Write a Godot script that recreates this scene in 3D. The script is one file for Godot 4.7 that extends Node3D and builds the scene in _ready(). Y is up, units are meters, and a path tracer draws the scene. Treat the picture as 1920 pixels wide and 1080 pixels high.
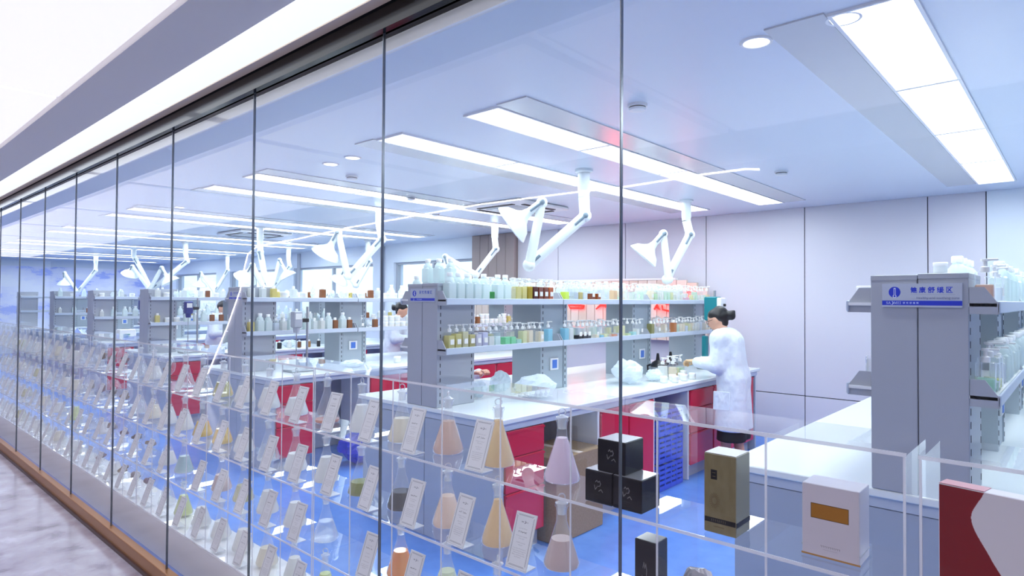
extends Node3D
# A laboratory behind a glass partition, seen from the corridor. Metres, y up.
# The partition stands in the plane z = 0 and runs along x; the lab lies at z < 0, the corridor at z > 0.

const EYE := Vector3(0.0, 1.66, 1.38)
const FOCAL := 1182.0
const CEIL := 2.76
const TOP := 0.91            # worktops
const SHELF_HI := 1.655
const SHELF_LO := 1.315
const BACK_Z := -6.4
const END_X := -23.0
var cam: Camera3D
var M := {}
var taken := {}
var rng := RandomNumberGenerator.new()
var cache := {}

# ------------------------------------------------------------------ mesh collector
class G:
	var v := PackedVector3Array()
	var n := PackedVector3Array()
	var t := PackedVector2Array()
	func tri(a: Vector3, b: Vector3, c: Vector3, na: Vector3, nb: Vector3, nc: Vector3, ua := Vector2(), ub := Vector2(), uc := Vector2()) -> void:
		if (b - a).cross(c - a).dot(na + nb + nc) > 0.0:
			v.append_array([a, c, b]); n.append_array([na, nc, nb]); t.append_array([ua, uc, ub])
		else:
			v.append_array([a, b, c]); n.append_array([na, nb, nc]); t.append_array([ua, ub, uc])
	func quad(a: Vector3, b: Vector3, c: Vector3, d: Vector3, nn: Vector3) -> void:
		tri(a, b, c, nn, nn, nn, Vector2(0, 1), Vector2(1, 1), Vector2(1, 0))
		tri(a, c, d, nn, nn, nn, Vector2(0, 1), Vector2(1, 0), Vector2(0, 0))
	func quadn(a: Vector3, b: Vector3, c: Vector3, d: Vector3, na: Vector3, nb: Vector3, nc: Vector3, nd: Vector3) -> void:
		tri(a, b, c, na, nb, nc); tri(a, c, d, na, nc, nd)
	func box(c: Vector3, s: Vector3, q := Basis()) -> G:
		var h := s * 0.5
		for ax in 3:
			for sg in [-1.0, 1.0]:
				var nn := Vector3(); nn[ax] = sg
				var u := Vector3(); u[(ax + 1) % 3] = h[(ax + 1) % 3]
				var w := Vector3(); w[(ax + 2) % 3] = h[(ax + 2) % 3]
				var o := nn * h[ax]
				quad(c + q * (o - u - w), c + q * (o + u - w), c + q * (o + u + w), c + q * (o - u + w), q * nn)
		return self
	# a box with chamfered edges
	func rbox(c: Vector3, s: Vector3, r: float, q := Basis()) -> G:
		var h := s * 0.5
		r = minf(r, minf(h.x, minf(h.y, h.z)) * 0.9)
		for ax in 3:
			var b := (ax + 1) % 3
			var d := (ax + 2) % 3
			for sg in [-1.0, 1.0]:
				var nn := Vector3(); nn[ax] = sg
				var p := []
				for k in [[-1, -1], [1, -1], [1, 1], [-1, 1]]:
					var w := Vector3(); w[ax] = sg * h[ax]; w[b] = k[0] * (h[b] - r); w[d] = k[1] * (h[d] - r)
					p.append(c + q * w)
				quad(p[0], p[1], p[2], p[3], q * nn)
				for sh in [-1.0, 1.0]:      # the edge between faces ax and b, along d
					var e := []
					for k in [[0, -1], [0, 1], [1, 1], [1, -1]]:
						var w := Vector3()
						w[ax] = sg * (h[ax] - (r if k[0] else 0.0)); w[b] = sh * (h[b] - (0.0 if k[0] else r)); w[d] = k[1] * (h[d] - r)
						e.append(c + q * w)
					var n2 := Vector3(); n2[b] = sh
					quadn(e[0], e[1], e[2], e[3], q * nn, q * nn, q * n2, q * n2)
		for x in [-1.0, 1.0]:
			for y in [-1.0, 1.0]:
				for z in [-1.0, 1.0]:
					var k := Vector3(x, y, z)
					var a := k * (h - Vector3(0, r, r)); var b2 := k * (h - Vector3(r, 0, r)); var d2 := k * (h - Vector3(r, r, 0))
					tri(c + q * a, c + q * b2, c + q * d2, q * Vector3(x, 0, 0), q * Vector3(0, y, 0), q * Vector3(0, 0, z))
		return self
	# profile: [radius, height] pairs from bottom to top, turned about y
	func lathe(prof: Array, seg := 20, at := Vector3(), q := Basis(), sharp := 0.7, sq := Vector2(1, 1)) -> G:
		var m := prof.size()
		var sn := []
		for i in m - 1:
			var e := Vector2(prof[i + 1][0] - prof[i][0], prof[i + 1][1] - prof[i][1])
			sn.append(Vector2(e.y, -e.x).normalized())
		for i in m - 1:
			var n0: Vector2 = sn[i]; var n1: Vector2 = sn[i]
			if i > 0 and sn[i].dot(sn[i - 1]) > sharp: n0 = (sn[i] + sn[i - 1]).normalized()
			if i < m - 2 and sn[i].dot(sn[i + 1]) > sharp: n1 = (sn[i] + sn[i + 1]).normalized()
			for k in seg:
				var a0 := TAU * k / seg; var a1 := TAU * (k + 1) / seg
				var d0 := Vector3(cos(a0) * sq.x, 0, sin(a0) * sq.y); var d1 := Vector3(cos(a1) * sq.x, 0, sin(a1) * sq.y)
				var r0: float = prof[i][0]; var r1: float = prof[i + 1][0]
				var y0 := Vector3(0, prof[i][1], 0); var y1 := Vector3(0, prof[i + 1][1], 0)
				var pa := at + q * (d0 * r0 + y0); var pb := at + q * (d1 * r0 + y0); var pc := at + q * (d1 * r1 + y1); var pd := at + q * (d0 * r1 + y1)
				var na := q * (d0 * n0.x + Vector3(0, n0.y, 0)); var nb := q * (d1 * n0.x + Vector3(0, n0.y, 0))
				var nc := q * (d1 * n1.x + Vector3(0, n1.y, 0)); var nd := q * (d0 * n1.x + Vector3(0, n1.y, 0))
				if r0 > 1e-6: tri(pa, pb, pc, na, nb, nc)
				if r1 > 1e-6: tri(pa, pc, pd, na, nc, nd)
		return self
	func tube(path: Array, r: float, seg := 8, closed := false) -> G:
		var m := path.size()
		var rings := []
		var up := Vector3(0.31, 0.9, 0.17).normalized()
		for i in m:
			var d: Vector3
			if closed: d = path[(i + 1) % m] - path[(i + m - 1) % m]
			else: d = path[mini(i + 1, m - 1)] - path[maxi(i - 1, 0)]
			d = d.normalized()
			var s := d.cross(up)
			if s.length() < 0.05: s = d.cross(Vector3.RIGHT)
			s = s.normalized()
			up = s.cross(d).normalized()
			var ring := []
			for k in seg:
				ring.append(s * cos(TAU * k / seg) + up * sin(TAU * k / seg))
			rings.append(ring)
		for i in (m if closed else m - 1):
			var j := (i + 1) % m
			for k in seg:
				var l := (k + 1) % seg
				quadn(path[i] + rings[i][k] * r, path[i] + rings[i][l] * r, path[j] + rings[j][l] * r, path[j] + rings[j][k] * r, rings[i][k], rings[i][l], rings[j][l], rings[j][k])
		if not closed:
			for e in [0, m - 1]:
				var dd: Vector3 = (path[0] - path[1] if e == 0 else path[m - 1] - path[m - 2]).normalized()
				for k in seg:
					tri(path[e], path[e] + rings[e][k] * r, path[e] + rings[e][(k + 1) % seg] * r, dd, dd, dd)
		return self
	# cone-like limb between two points
	func limb(a: Vector3, b: Vector3, ra: float, rb: float, seg := 14) -> G:
		var d := (b - a)
		var y := d.normalized()
		var x := y.cross(Vector3(0.2, 0.3, 0.9)).normalized()
		return lathe([[0.0, 0.0], [ra, 0.0], [rb, d.length()], [0.0, d.length()]], seg, a, Basis(x, y, x.cross(y)))
	func ball(c: Vector3, r: float, seg := 14, sq := Vector3.ONE, q := Basis()) -> G:
		var half := seg / 2
		for i in half:
			for k in seg:
				var p := []
				for e in [[i, k], [i + 1, k], [i + 1, k + 1], [i, k + 1]]:
					var th: float = PI * e[0] / half; var ph: float = TAU * e[1] / seg
					p.append(Vector3(sin(th) * cos(ph), cos(th), sin(th) * sin(ph)))
				quadn(c + q * (p[0] * sq * r), c + q * (p[1] * sq * r), c + q * (p[2] * sq * r), c + q * (p[3] * sq * r), q * (p[0] / sq).normalized(), q * (p[1] / sq).normalized(), q * (p[2] / sq).normalized(), q * (p[3] / sq).normalized())
		return self
	# polygon in its own plane (x, y), pushed out along z by depth, placed by a transform
	func prism(poly: PackedVector2Array, depth: float, x: Transform3D) -> G:
		var idx := Geometry2D.triangulate_polygon(poly)
		for s in [0.0, 1.0]:
			var nn: Vector3 = x.basis * Vector3(0, 0, -1 if s == 0.0 else 1)
			for i in range(0, idx.size(), 3):
				var p := []
				for k in 3: p.append(x * Vector3(poly[idx[i + k]].x, poly[idx[i + k]].y, depth * s))
				tri(p[0], p[1], p[2], nn, nn, nn)
		var area := 0.0
		for i in poly.size():
			area += poly[i].cross(poly[(i + 1) % poly.size()])
		for i in poly.size():
			var a := poly[i]; var b := poly[(i + 1) % poly.size()]
			var e := (b - a).normalized() * signf(area)
			quad(x * Vector3(a.x, a.y, 0), x * Vector3(b.x, b.y, 0), x * Vector3(b.x, b.y, depth), x * Vector3(a.x, a.y, depth), x.basis * Vector3(e.y, -e.x, 0))
		return self
	func done() -> ArrayMesh:
		var a := []
		a.resize(Mesh.ARRAY_MAX)
		a[Mesh.ARRAY_VERTEX] = v; a[Mesh.ARRAY_NORMAL] = n; a[Mesh.ARRAY_TEX_UV] = t
		var m := ArrayMesh.new()
		m.add_surface_from_arrays(Mesh.PRIMITIVE_TRIANGLES, a)
		return m

# ------------------------------------------------------------------ scene helpers
func numbered(called: String) -> String:
	var k: int = taken.get(called, 0)
	taken[called] = k + 1
	return called if k == 0 else "%s_%03d" % [called, k]

func obj(called: String, mesh: Variant, mat: Material, parent: Node = self) -> MeshInstance3D:
	var o := MeshInstance3D.new()
	o.mesh = mesh.done() if mesh is G else mesh
	o.material_override = mat
	o.name = numbered(called) if parent == self else called
	parent.add_child(o, true)
	return o

func tag(o: Node, label: String, category: String, group := "") -> Node:
	o.set_meta("label", label)
	o.set_meta("category", category)
	if group: o.set_meta("group", group)
	return o

func thing(called: String, label: String, category: String, at := Vector3.ZERO, turn := 0.0, group := "") -> Node3D:
	var o := Node3D.new()
	o.name = numbered(called)
	add_child(o)
	o.position = at
	o.rotation.y = turn
	tag(o, label, category, group)
	return o

func struct(called: String, mesh: Variant, mat: Material, parent: Node = self) -> MeshInstance3D:
	var o := obj(called, mesh, mat, parent)
	if parent == self: o.set_meta("kind", "structure")
	return o

func copy(src: Node3D, at: Vector3, turn := 0.0) -> Node3D:
	var base: String = String(src.name)
	if base.length() > 4 and base[base.length() - 4] == "_" and base.right(3).is_valid_int(): base = base.left(base.length() - 4)
	var o: Node3D = src.duplicate()
	o.name = numbered(base)
	add_child(o)
	o.position = at
	o.rotation.y = turn
	return o

func px(x: float, y: float, depth: float) -> Vector3:      # the point seen at a pixel, at a known distance along the view
	var b := cam.basis
	return EYE + (-b.z + b.x * ((x - 960.0) / FOCAL) + b.y * ((540.0 - y) / FOCAL)) * depth

func on_x(xpix: float, wx: float) -> float:                # z of the point on the line x = wx seen in a column of pixels
	var a := deg_to_rad(42.15)
	var u := (xpix - 960.0) / FOCAL
	return EYE.z + wx * (cos(a) + u * sin(a)) / (sin(a) - u * cos(a))

func on_z(xpix: float, wz: float) -> float:
	var a := deg_to_rad(42.15)
	var u := (xpix - 960.0) / FOCAL
	return (EYE.z - wz) * (-sin(a) + u * cos(a)) / (cos(a) + u * sin(a))

# ------------------------------------------------------------------ materials
func mat(c: Color, rough := 0.5, metal := 0.0, spec := 0.5) -> StandardMaterial3D:
	var m := StandardMaterial3D.new()
	m.albedo_color = c
	m.roughness = rough
	m.metallic = metal
	m.metallic_specular = spec
	return m

func clear(c: Color, alpha: float, rough := 0.03) -> StandardMaterial3D:
	var m := mat(c, rough)
	m.transparency = BaseMaterial3D.TRANSPARENCY_ALPHA
	m.albedo_color.a = alpha
	return m

func milk(c: Color, rough: float) -> StandardMaterial3D:      # lotions and milky plastic let some light through
	var m := mat(c, rough)
	m.backlight_enabled = true
	m.backlight = c
	return m

func glow(c: Color, energy: float) -> StandardMaterial3D:
	var m := mat(c, 0.6)
	m.emission_enabled = true
	m.emission = c
	m.emission_energy_multiplier = energy
	return m

func noise_tex(colors: Array, freq: float, seed_: int, octaves := 4, size := 512, warp := 0.0) -> NoiseTexture2D:
	var f := FastNoiseLite.new()
	f.seed = seed_
	f.frequency = freq
	f.fractal_octaves = octaves
	if warp > 0.0:
		f.domain_warp_enabled = true
		f.domain_warp_amplitude = warp
		f.domain_warp_frequency = freq
	var g := Gradient.new()
	g.offsets = PackedFloat32Array(range(colors.size()).map(func(i): return float(i) / (colors.size() - 1)))
	g.colors = PackedColorArray(colors)
	var t := NoiseTexture2D.new()
	t.noise = f
	t.width = size
	t.height = size
	t.seamless = true
	t.color_ramp = g
	return t

func textured(tex: Texture2D, scale: float, rough: float, world := true) -> StandardMaterial3D:
	var m := mat(Color.WHITE, rough)
	m.albedo_texture = tex
	m.uv1_triplanar = true
	m.uv1_world_triplanar = world
	m.uv1_scale = Vector3.ONE * scale
	return m

func printed(im: Image, rough := 0.45) -> StandardMaterial3D:
	var m := mat(Color.WHITE, rough)
	m.albedo_texture = ImageTexture.create_from_image(im)
	return m

func stroke(im: Image, pts: Array, at: Vector2, scale: float, w: float, col: Color) -> void:
	for i in pts.size() - 1:
		var a: Vector2 = at + Vector2(pts[i][0], pts[i][1]) * scale
		var b: Vector2 = at + Vector2(pts[i + 1][0], pts[i + 1][1]) * scale
		var steps := maxi(1, int(a.distance_to(b) / maxf(1.0, w * 0.3)))
		for s in steps + 1:
			var p := a.lerp(b, float(s) / steps)
			im.fill_rect(Rect2i(int(p.x - w / 2), int(p.y - w / 2), maxi(1, int(w)), maxi(1, int(w))), col)

func disc(im: Image, c: Vector2, r: float, col: Color) -> void:
	for y in range(int(-r), int(r) + 1):
		var hw := sqrt(maxf(0.0, r * r - y * y))
		im.fill_rect(Rect2i(int(c.x - hw), int(c.y + y), int(2 * hw), 1), col)

const GLYPH := {
	"jian": [[[22, 5], [8, 40]], [[16, 28], [16, 95]], [[48, 18], [84, 18], [84, 42], [48, 42]], [[42, 30], [96, 30]], [[46, 56], [88, 56]], [[42, 70], [96, 70]], [[66, 5], [66, 84]], [[25, 18], [40, 18], [28, 42], [40, 42], [30, 76]], [[24, 56], [46, 90], [98, 93]]],
	"kang": [[[50, 2], [53, 12]], [[12, 14], [94, 14]], [[14, 14], [14, 60], [5, 95]], [[30, 28], [82, 28], [82, 50], [30, 50]], [[22, 39], [94, 39]], [[55, 20], [55, 92], [44, 88]], [[32, 60], [42, 68]], [[24, 90], [46, 74]], [[84, 58], [66, 70]], [[62, 70], [94, 93]]],
	"shu": [[[28, 4], [4, 32]], [[28, 4], [54, 28]], [[14, 34], [44, 34]], [[4, 48], [54, 48]], [[28, 34], [28, 62]], [[12, 64], [46, 64], [46, 94], [12, 94], [12, 64]], [[60, 10], [92, 10], [76, 28]], [[68, 20], [82, 34]], [[56, 42], [97, 42], [88, 56]], [[77, 42], [77, 94], [64, 86]]],
	"huan": [[[24, 4], [8, 30], [28, 30], [8, 58], [32, 54]], [[6, 88], [32, 76]], [[88, 6], [44, 14]], [[46, 22], [50, 32]], [[64, 20], [66, 30]], [[88, 18], [80, 32]], [[44, 40], [92, 40]], [[38, 54], [98, 54]], [[62, 40], [40, 94]], [[54, 68], [86, 68], [48, 96]], [[58, 74], [95, 96]]],
	"qu": [[[10, 8], [92, 8]], [[12, 8], [12, 92], [94, 92]], [[72, 22], [30, 76]], [[32, 28], [74, 74]]],
	"yan": [[[4, 12], [44, 12]], [[24, 12], [6, 55]], [[14, 48], [40, 48], [40, 88], [14, 88], [14, 48]], [[50, 12], [97, 12]], [[46, 46], [99, 46]], [[62, 12], [62, 55], [50, 95]], [[84, 12], [84, 95]]],
	"jiu": [[[50, 2], [50, 12]], [[8, 30], [8, 16], [92, 16], [88, 30]], [[36, 22], [14, 42]], [[62, 22], [86, 40]], [[16, 54], [64, 54], [64, 88], [72, 94], [92, 92], [92, 78]], [[38, 40], [36, 66], [10, 96]]],
	"yuan": [[[10, 6], [10, 96]], [[10, 8], [34, 8], [22, 34], [34, 56], [14, 60]], [[66, 2], [66, 12]], [[42, 28], [42, 16], [94, 16], [92, 28]], [[52, 36], [84, 36]], [[42, 52], [96, 52]], [[60, 52], [56, 74], [40, 95]], [[76, 52], [76, 90], [96, 92], [96, 80]]],
}

func glyphs(im: Image, list: Array, at: Vector2, size: float, gap: float, w: float, col: Color) -> void:
	for g in list:
		for s in GLYPH[g]: stroke(im, s, at, size / 100.0, w, col)
		at.x += size + gap

# ------------------------------------------------------------------ organic surfaces: smooth-joined capsules meshed as surface nets
func skin(bones: Array, cell: float, k: float, planes := []) -> ArrayMesh:
	var lo := Vector3.INF
	var hi := -Vector3.INF
	for b in bones:
		var r := maxf(b[2], b[3]) + cell * 3.0
		lo = lo.min(b[0] - Vector3.ONE * r).min(b[1] - Vector3.ONE * r)
		hi = hi.max(b[0] + Vector3.ONE * r).max(b[1] + Vector3.ONE * r)
	var sx := int((hi.x - lo.x) / cell) + 2
	var sy := int((hi.y - lo.y) / cell) + 2
	var sz := int((hi.z - lo.z) / cell) + 2
	var f := PackedFloat32Array()
	f.resize(sx * sy * sz)
	f.fill(9.0)
	for b in bones:
		var a: Vector3 = b[0]
		var d: Vector3 = b[1] - b[0]
		var dd := maxf(d.length_squared(), 1e-9)
		var m := maxf(b[2], b[3]) + k + cell * 2.0
		var p0 := ((a.min(b[1]) - Vector3.ONE * m - lo) / cell).floor()
		var p1 := ((a.max(b[1]) + Vector3.ONE * m - lo) / cell).ceil()
		for x in range(maxi(0, int(p0.x)), mini(sx, int(p1.x) + 1)):
			for y in range(maxi(0, int(p0.y)), mini(sy, int(p1.y) + 1)):
				for z in range(maxi(0, int(p0.z)), mini(sz, int(p1.z) + 1)):
					var p := lo + Vector3(x, y, z) * cell - a
					var s := clampf(p.dot(d) / dd, 0.0, 1.0)
					var e := (p - d * s).length() - lerpf(b[2], b[3], s)
					var at := (x * sy + y) * sz + z
					var o := f[at]
					var h := maxf(k - absf(o - e), 0.0) / k
					f[at] = minf(o, e) - h * h * k * 0.25
	for q in planes:
		for x in sx:
			for y in sy:
				for z in sz:
					var at := (x * sy + y) * sz + z
					f[at] = maxf(f[at], q[0].dot(lo + Vector3(x, y, z) * cell) - q[1])
	var ids := PackedInt32Array()
	ids.resize(sx * sy * sz)
	ids.fill(-1)
	var vs := PackedVector3Array()
	var off := [0, 1, sz, sz + 1, sy * sz, sy * sz + 1, sy * sz + sz, sy * sz + sz + 1]
	var co := [Vector3(0, 0, 0), Vector3(0, 0, 1), Vector3(0, 1, 0), Vector3(0, 1, 1), Vector3(1, 0, 0), Vector3(1, 0, 1), Vector3(1, 1, 0), Vector3(1, 1, 1)]
	var ed := [[0, 1], [0, 2], [0, 4], [1, 3], [1, 5], [2, 3], [2, 6], [3, 7], [4, 5], [4, 6], [5, 7], [6, 7]]
	for x in sx - 1:
		for y in sy - 1:
			for z in sz - 1:
				var at := (x * sy + y) * sz + z
				if absf(f[at]) > cell * 2.2: continue
				var c := Vector3()
				var cnt := 0
				for e in ed:
					var fa := f[at + off[e[0]]]
					var fb := f[at + off[e[1]]]
					if (fa < 0.0) != (fb < 0.0):
						c += co[e[0]].lerp(co[e[1]], fa / (fa - fb))
						cnt += 1
				if cnt:
					ids[at] = vs.size()
					vs.append(lo + (Vector3(x, y, z) + c / cnt) * cell)
	var idx := PackedInt32Array()
	var step := [sy * sz, sz, 1]
	for x in range(1, sx - 1):
		for y in range(1, sy - 1):
			for z in range(1, sz - 1):
				var at := (x * sy + y) * sz + z
				if absf(f[at]) > cell * 2.2: continue
				for ax in 3:
					if (f[at] < 0.0) == (f[at + step[ax]] < 0.0): continue
					var u: int = step[(ax + 1) % 3]
					var w: int = step[(ax + 2) % 3]
					var q := [ids[at], ids[at - u], ids[at - u - w], ids[at - w]]
					if q.min() < 0: continue
					if f[at] < 0.0: idx.append_array([q[0], q[2], q[1], q[0], q[3], q[2]])
					else: idx.append_array([q[0], q[1], q[2], q[0], q[2], q[3]])
	var ns := PackedVector3Array()
	ns.resize(vs.size())
	for i in range(0, idx.size(), 3):
		var nn := (vs[idx[i + 2]] - vs[idx[i]]).cross(vs[idx[i + 1]] - vs[idx[i]])
		for j in 3: ns[idx[i + j]] += nn
	for i in ns.size(): ns[i] = ns[i].normalized()
	var arr := []
	arr.resize(Mesh.ARRAY_MAX)
	arr[Mesh.ARRAY_VERTEX] = vs; arr[Mesh.ARRAY_NORMAL] = ns; arr[Mesh.ARRAY_INDEX] = idx
	var mesh := ArrayMesh.new()
	mesh.add_surface_from_arrays(Mesh.PRIMITIVE_TRIANGLES, arr)
	return mesh

# ------------------------------------------------------------------ the scene
func _ready() -> void:
	rng.seed = 20240
	cam = Camera3D.new()
	cam.name = "camera"
	cam.fov = rad_to_deg(2.0 * atan(540.0 / FOCAL))
	cam.near = 0.05
	cam.far = 200.0
	add_child(cam)
	cam.basis = Basis(Vector3.UP, deg_to_rad(42.15)) * Basis(Vector3.RIGHT, deg_to_rad(1.02)) * Basis(Vector3.BACK, deg_to_rad(0.34))
	cam.position = EYE
	cam.current = true
	var we := WorldEnvironment.new()
	we.name = "environment"
	var env := Environment.new()
	env.background_mode = Environment.BG_SKY
	var sky := Sky.new()
	var sm := ProceduralSkyMaterial.new()
	sm.sky_top_color = Color(0.62, 0.80, 0.97)
	sm.sky_horizon_color = Color(0.86, 0.95, 1.0)
	sm.ground_bottom_color = Color(0.55, 0.62, 0.66)
	sm.ground_horizon_color = Color(0.80, 0.89, 0.94)
	sky.sky_material = sm
	env.sky = sky
	env.background_energy_multiplier = 1.7
	env.tonemap_mode = Environment.TONE_MAPPER_LINEAR
	env.tonemap_exposure = 1.15
	env.sdfgi_enabled = true
	env.ssao_enabled = true
	env.ssil_enabled = true
	we.environment = env
	add_child(we)
	materials()
	shell()
	ceiling_fittings()
	partition()
	benches()
	racks()
	display_rack()
	arms()
	bottles()
	clutter()
	people()

func area(called: String, at: Vector3, size: Vector2, energy: float, col := Color.WHITE) -> void:
	var l := AreaLight3D.new()
	l.name = called
	l.area_size = size
	l.light_energy = energy
	l.light_color = col
	l.shadow_enabled = true
	l.set("area_range", 30.0)
	add_child(l, true)
	l.position = at
	l.rotation_degrees.x = -90.0

func materials() -> void:
	M.white = mat(Color(0.93, 0.94, 0.95), 0.4)
	M.worktop = mat(Color(0.93, 0.96, 0.97), 0.16)
	M.rail = mat(Color(0.76, 0.80, 0.86), 0.4)
	M.grey = mat(Color(0.68, 0.70, 0.74), 0.42)
	M.post = mat(Color(0.66, 0.71, 0.75), 0.4)
	M.cabinet = mat(Color(0.68, 0.72, 0.78), 0.4)
	M.red = mat(Color(0.85, 0.09, 0.26), 0.18)
	M.dark = mat(Color(0.05, 0.055, 0.06), 0.5)
	M.black = mat(Color(0.03, 0.03, 0.032), 0.35)
	M.steel = mat(Color(0.72, 0.74, 0.76), 0.28, 0.9)
	M.channel = mat(Color(0.10, 0.08, 0.08), 0.14, 0.6)
	M.seal = mat(Color(0.48, 0.50, 0.53), 0.22, 0.7)
	M.brass = mat(Color(0.66, 0.46, 0.28), 0.35, 0.35)
	M.dark_brown = mat(Color(0.26, 0.13, 0.11), 0.4)
	M.ceiling = mat(Color(0.85, 0.89, 0.95), 0.34)
	M.strip = mat(Color(0.80, 0.82, 0.84), 0.22)
	M.panel = mat(Color(0.84, 0.83, 0.87), 0.5)
	M.seam = mat(Color(0.16, 0.16, 0.18), 0.6)
	M.wall = mat(Color(0.88, 0.91, 0.95), 0.6)
	M.floor = textured(noise_tex([Color(0.35, 0.55, 0.88), Color(0.39, 0.59, 0.91), Color(0.42, 0.62, 0.93)], 0.02, 4), 0.6, 0.3)
	M.marble = textured(noise_tex([Color(0.50, 0.46, 0.51), Color(0.66, 0.63, 0.68), Color(0.72, 0.70, 0.75), Color(0.82, 0.81, 0.86)], 0.008, 7, 5, 1024, 60.0), 0.33, 0.16)
	M.corridor_ceiling = mat(Color(0.89, 0.88, 0.88), 0.6)
	M.soffit = mat(Color(0.95, 0.95, 0.96), 0.5)
	M.beige = mat(Color(0.93, 0.87, 0.81), 0.5)
	M.corridor_wall = mat(Color(0.52, 0.50, 0.56), 0.7)
	M.glass = clear(Color(0.86, 0.95, 0.95), 0.0, 0.0)
	M.acrylic = clear(Color(0.92, 0.94, 1.0), 0.0, 0.0)
	M.edge = clear(Color(0.96, 0.97, 1.0), 0.6, 0.1)
	M.flask = clear(Color(0.95, 0.97, 0.98), 0.10, 0.02)
	M.stopper = clear(Color(0.95, 0.97, 0.98), 0.38, 0.05)
	M.frosted = milk(Color(0.92, 0.96, 0.96), 0.3)
	M.bottle = clear(Color(0.93, 0.97, 0.97), 0.0, 0.0)
	M.milky = mat(Color(0.90, 0.93, 0.93), 0.35)
	M.pump = mat(Color(0.95, 0.96, 0.96), 0.3)
	M.lamp_glow = glow(Color(0.98, 0.99, 1.0), 2.6)
	M.arm = mat(Color(0.93, 0.96, 0.97), 0.3)
	M.arm_grey = mat(Color(0.48, 0.55, 0.60), 0.4)
	M.bag = milk(Color(0.92, 0.95, 0.97), 0.3)
	M.paper = mat(Color(0.92, 0.92, 0.90), 0.7)
	M.cardboard = textured(noise_tex([Color(0.60, 0.50, 0.38), Color(0.68, 0.58, 0.46)], 0.05, 3), 2.0, 0.8)
	M.blue = mat(Color(0.10, 0.22, 0.72), 0.4)
	M.sign_blue = mat(Color(0.09, 0.24, 0.80), 0.4)
	M.neon = glow(Color(1.0, 0.10, 0.06), 3.2)
	M.led = glow(Color(1.0, 0.99, 0.97), 22.0)
	M.exit = glow(Color(0.1, 0.9, 0.4), 1.2)
	M.teal = mat(Color(0.06, 0.50, 0.54), 0.35)
	M.coat = mat(Color(0.90, 0.93, 0.97), 0.75)
	var folds := noise_tex([Color.BLACK, Color.WHITE], 0.006, 21, 3, 512, 30.0)
	folds.as_normal_map = true
	folds.bump_strength = 14.0
	M.coat.normal_enabled = true
	M.coat.normal_texture = folds
	M.coat.normal_scale = 1.0
	M.coat.uv1_triplanar = true
	M.coat.uv1_scale = Vector3(2.4, 1.2, 2.4)
	M.hair = mat(Color(0.035, 0.028, 0.03), 0.45)
	M.skin = mat(Color(0.86, 0.66, 0.56), 0.5)
	M.glove = mat(Color(0.83, 0.70, 0.54), 0.55)
	M.skirt = mat(Color(0.04, 0.04, 0.05), 0.7)

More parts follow.
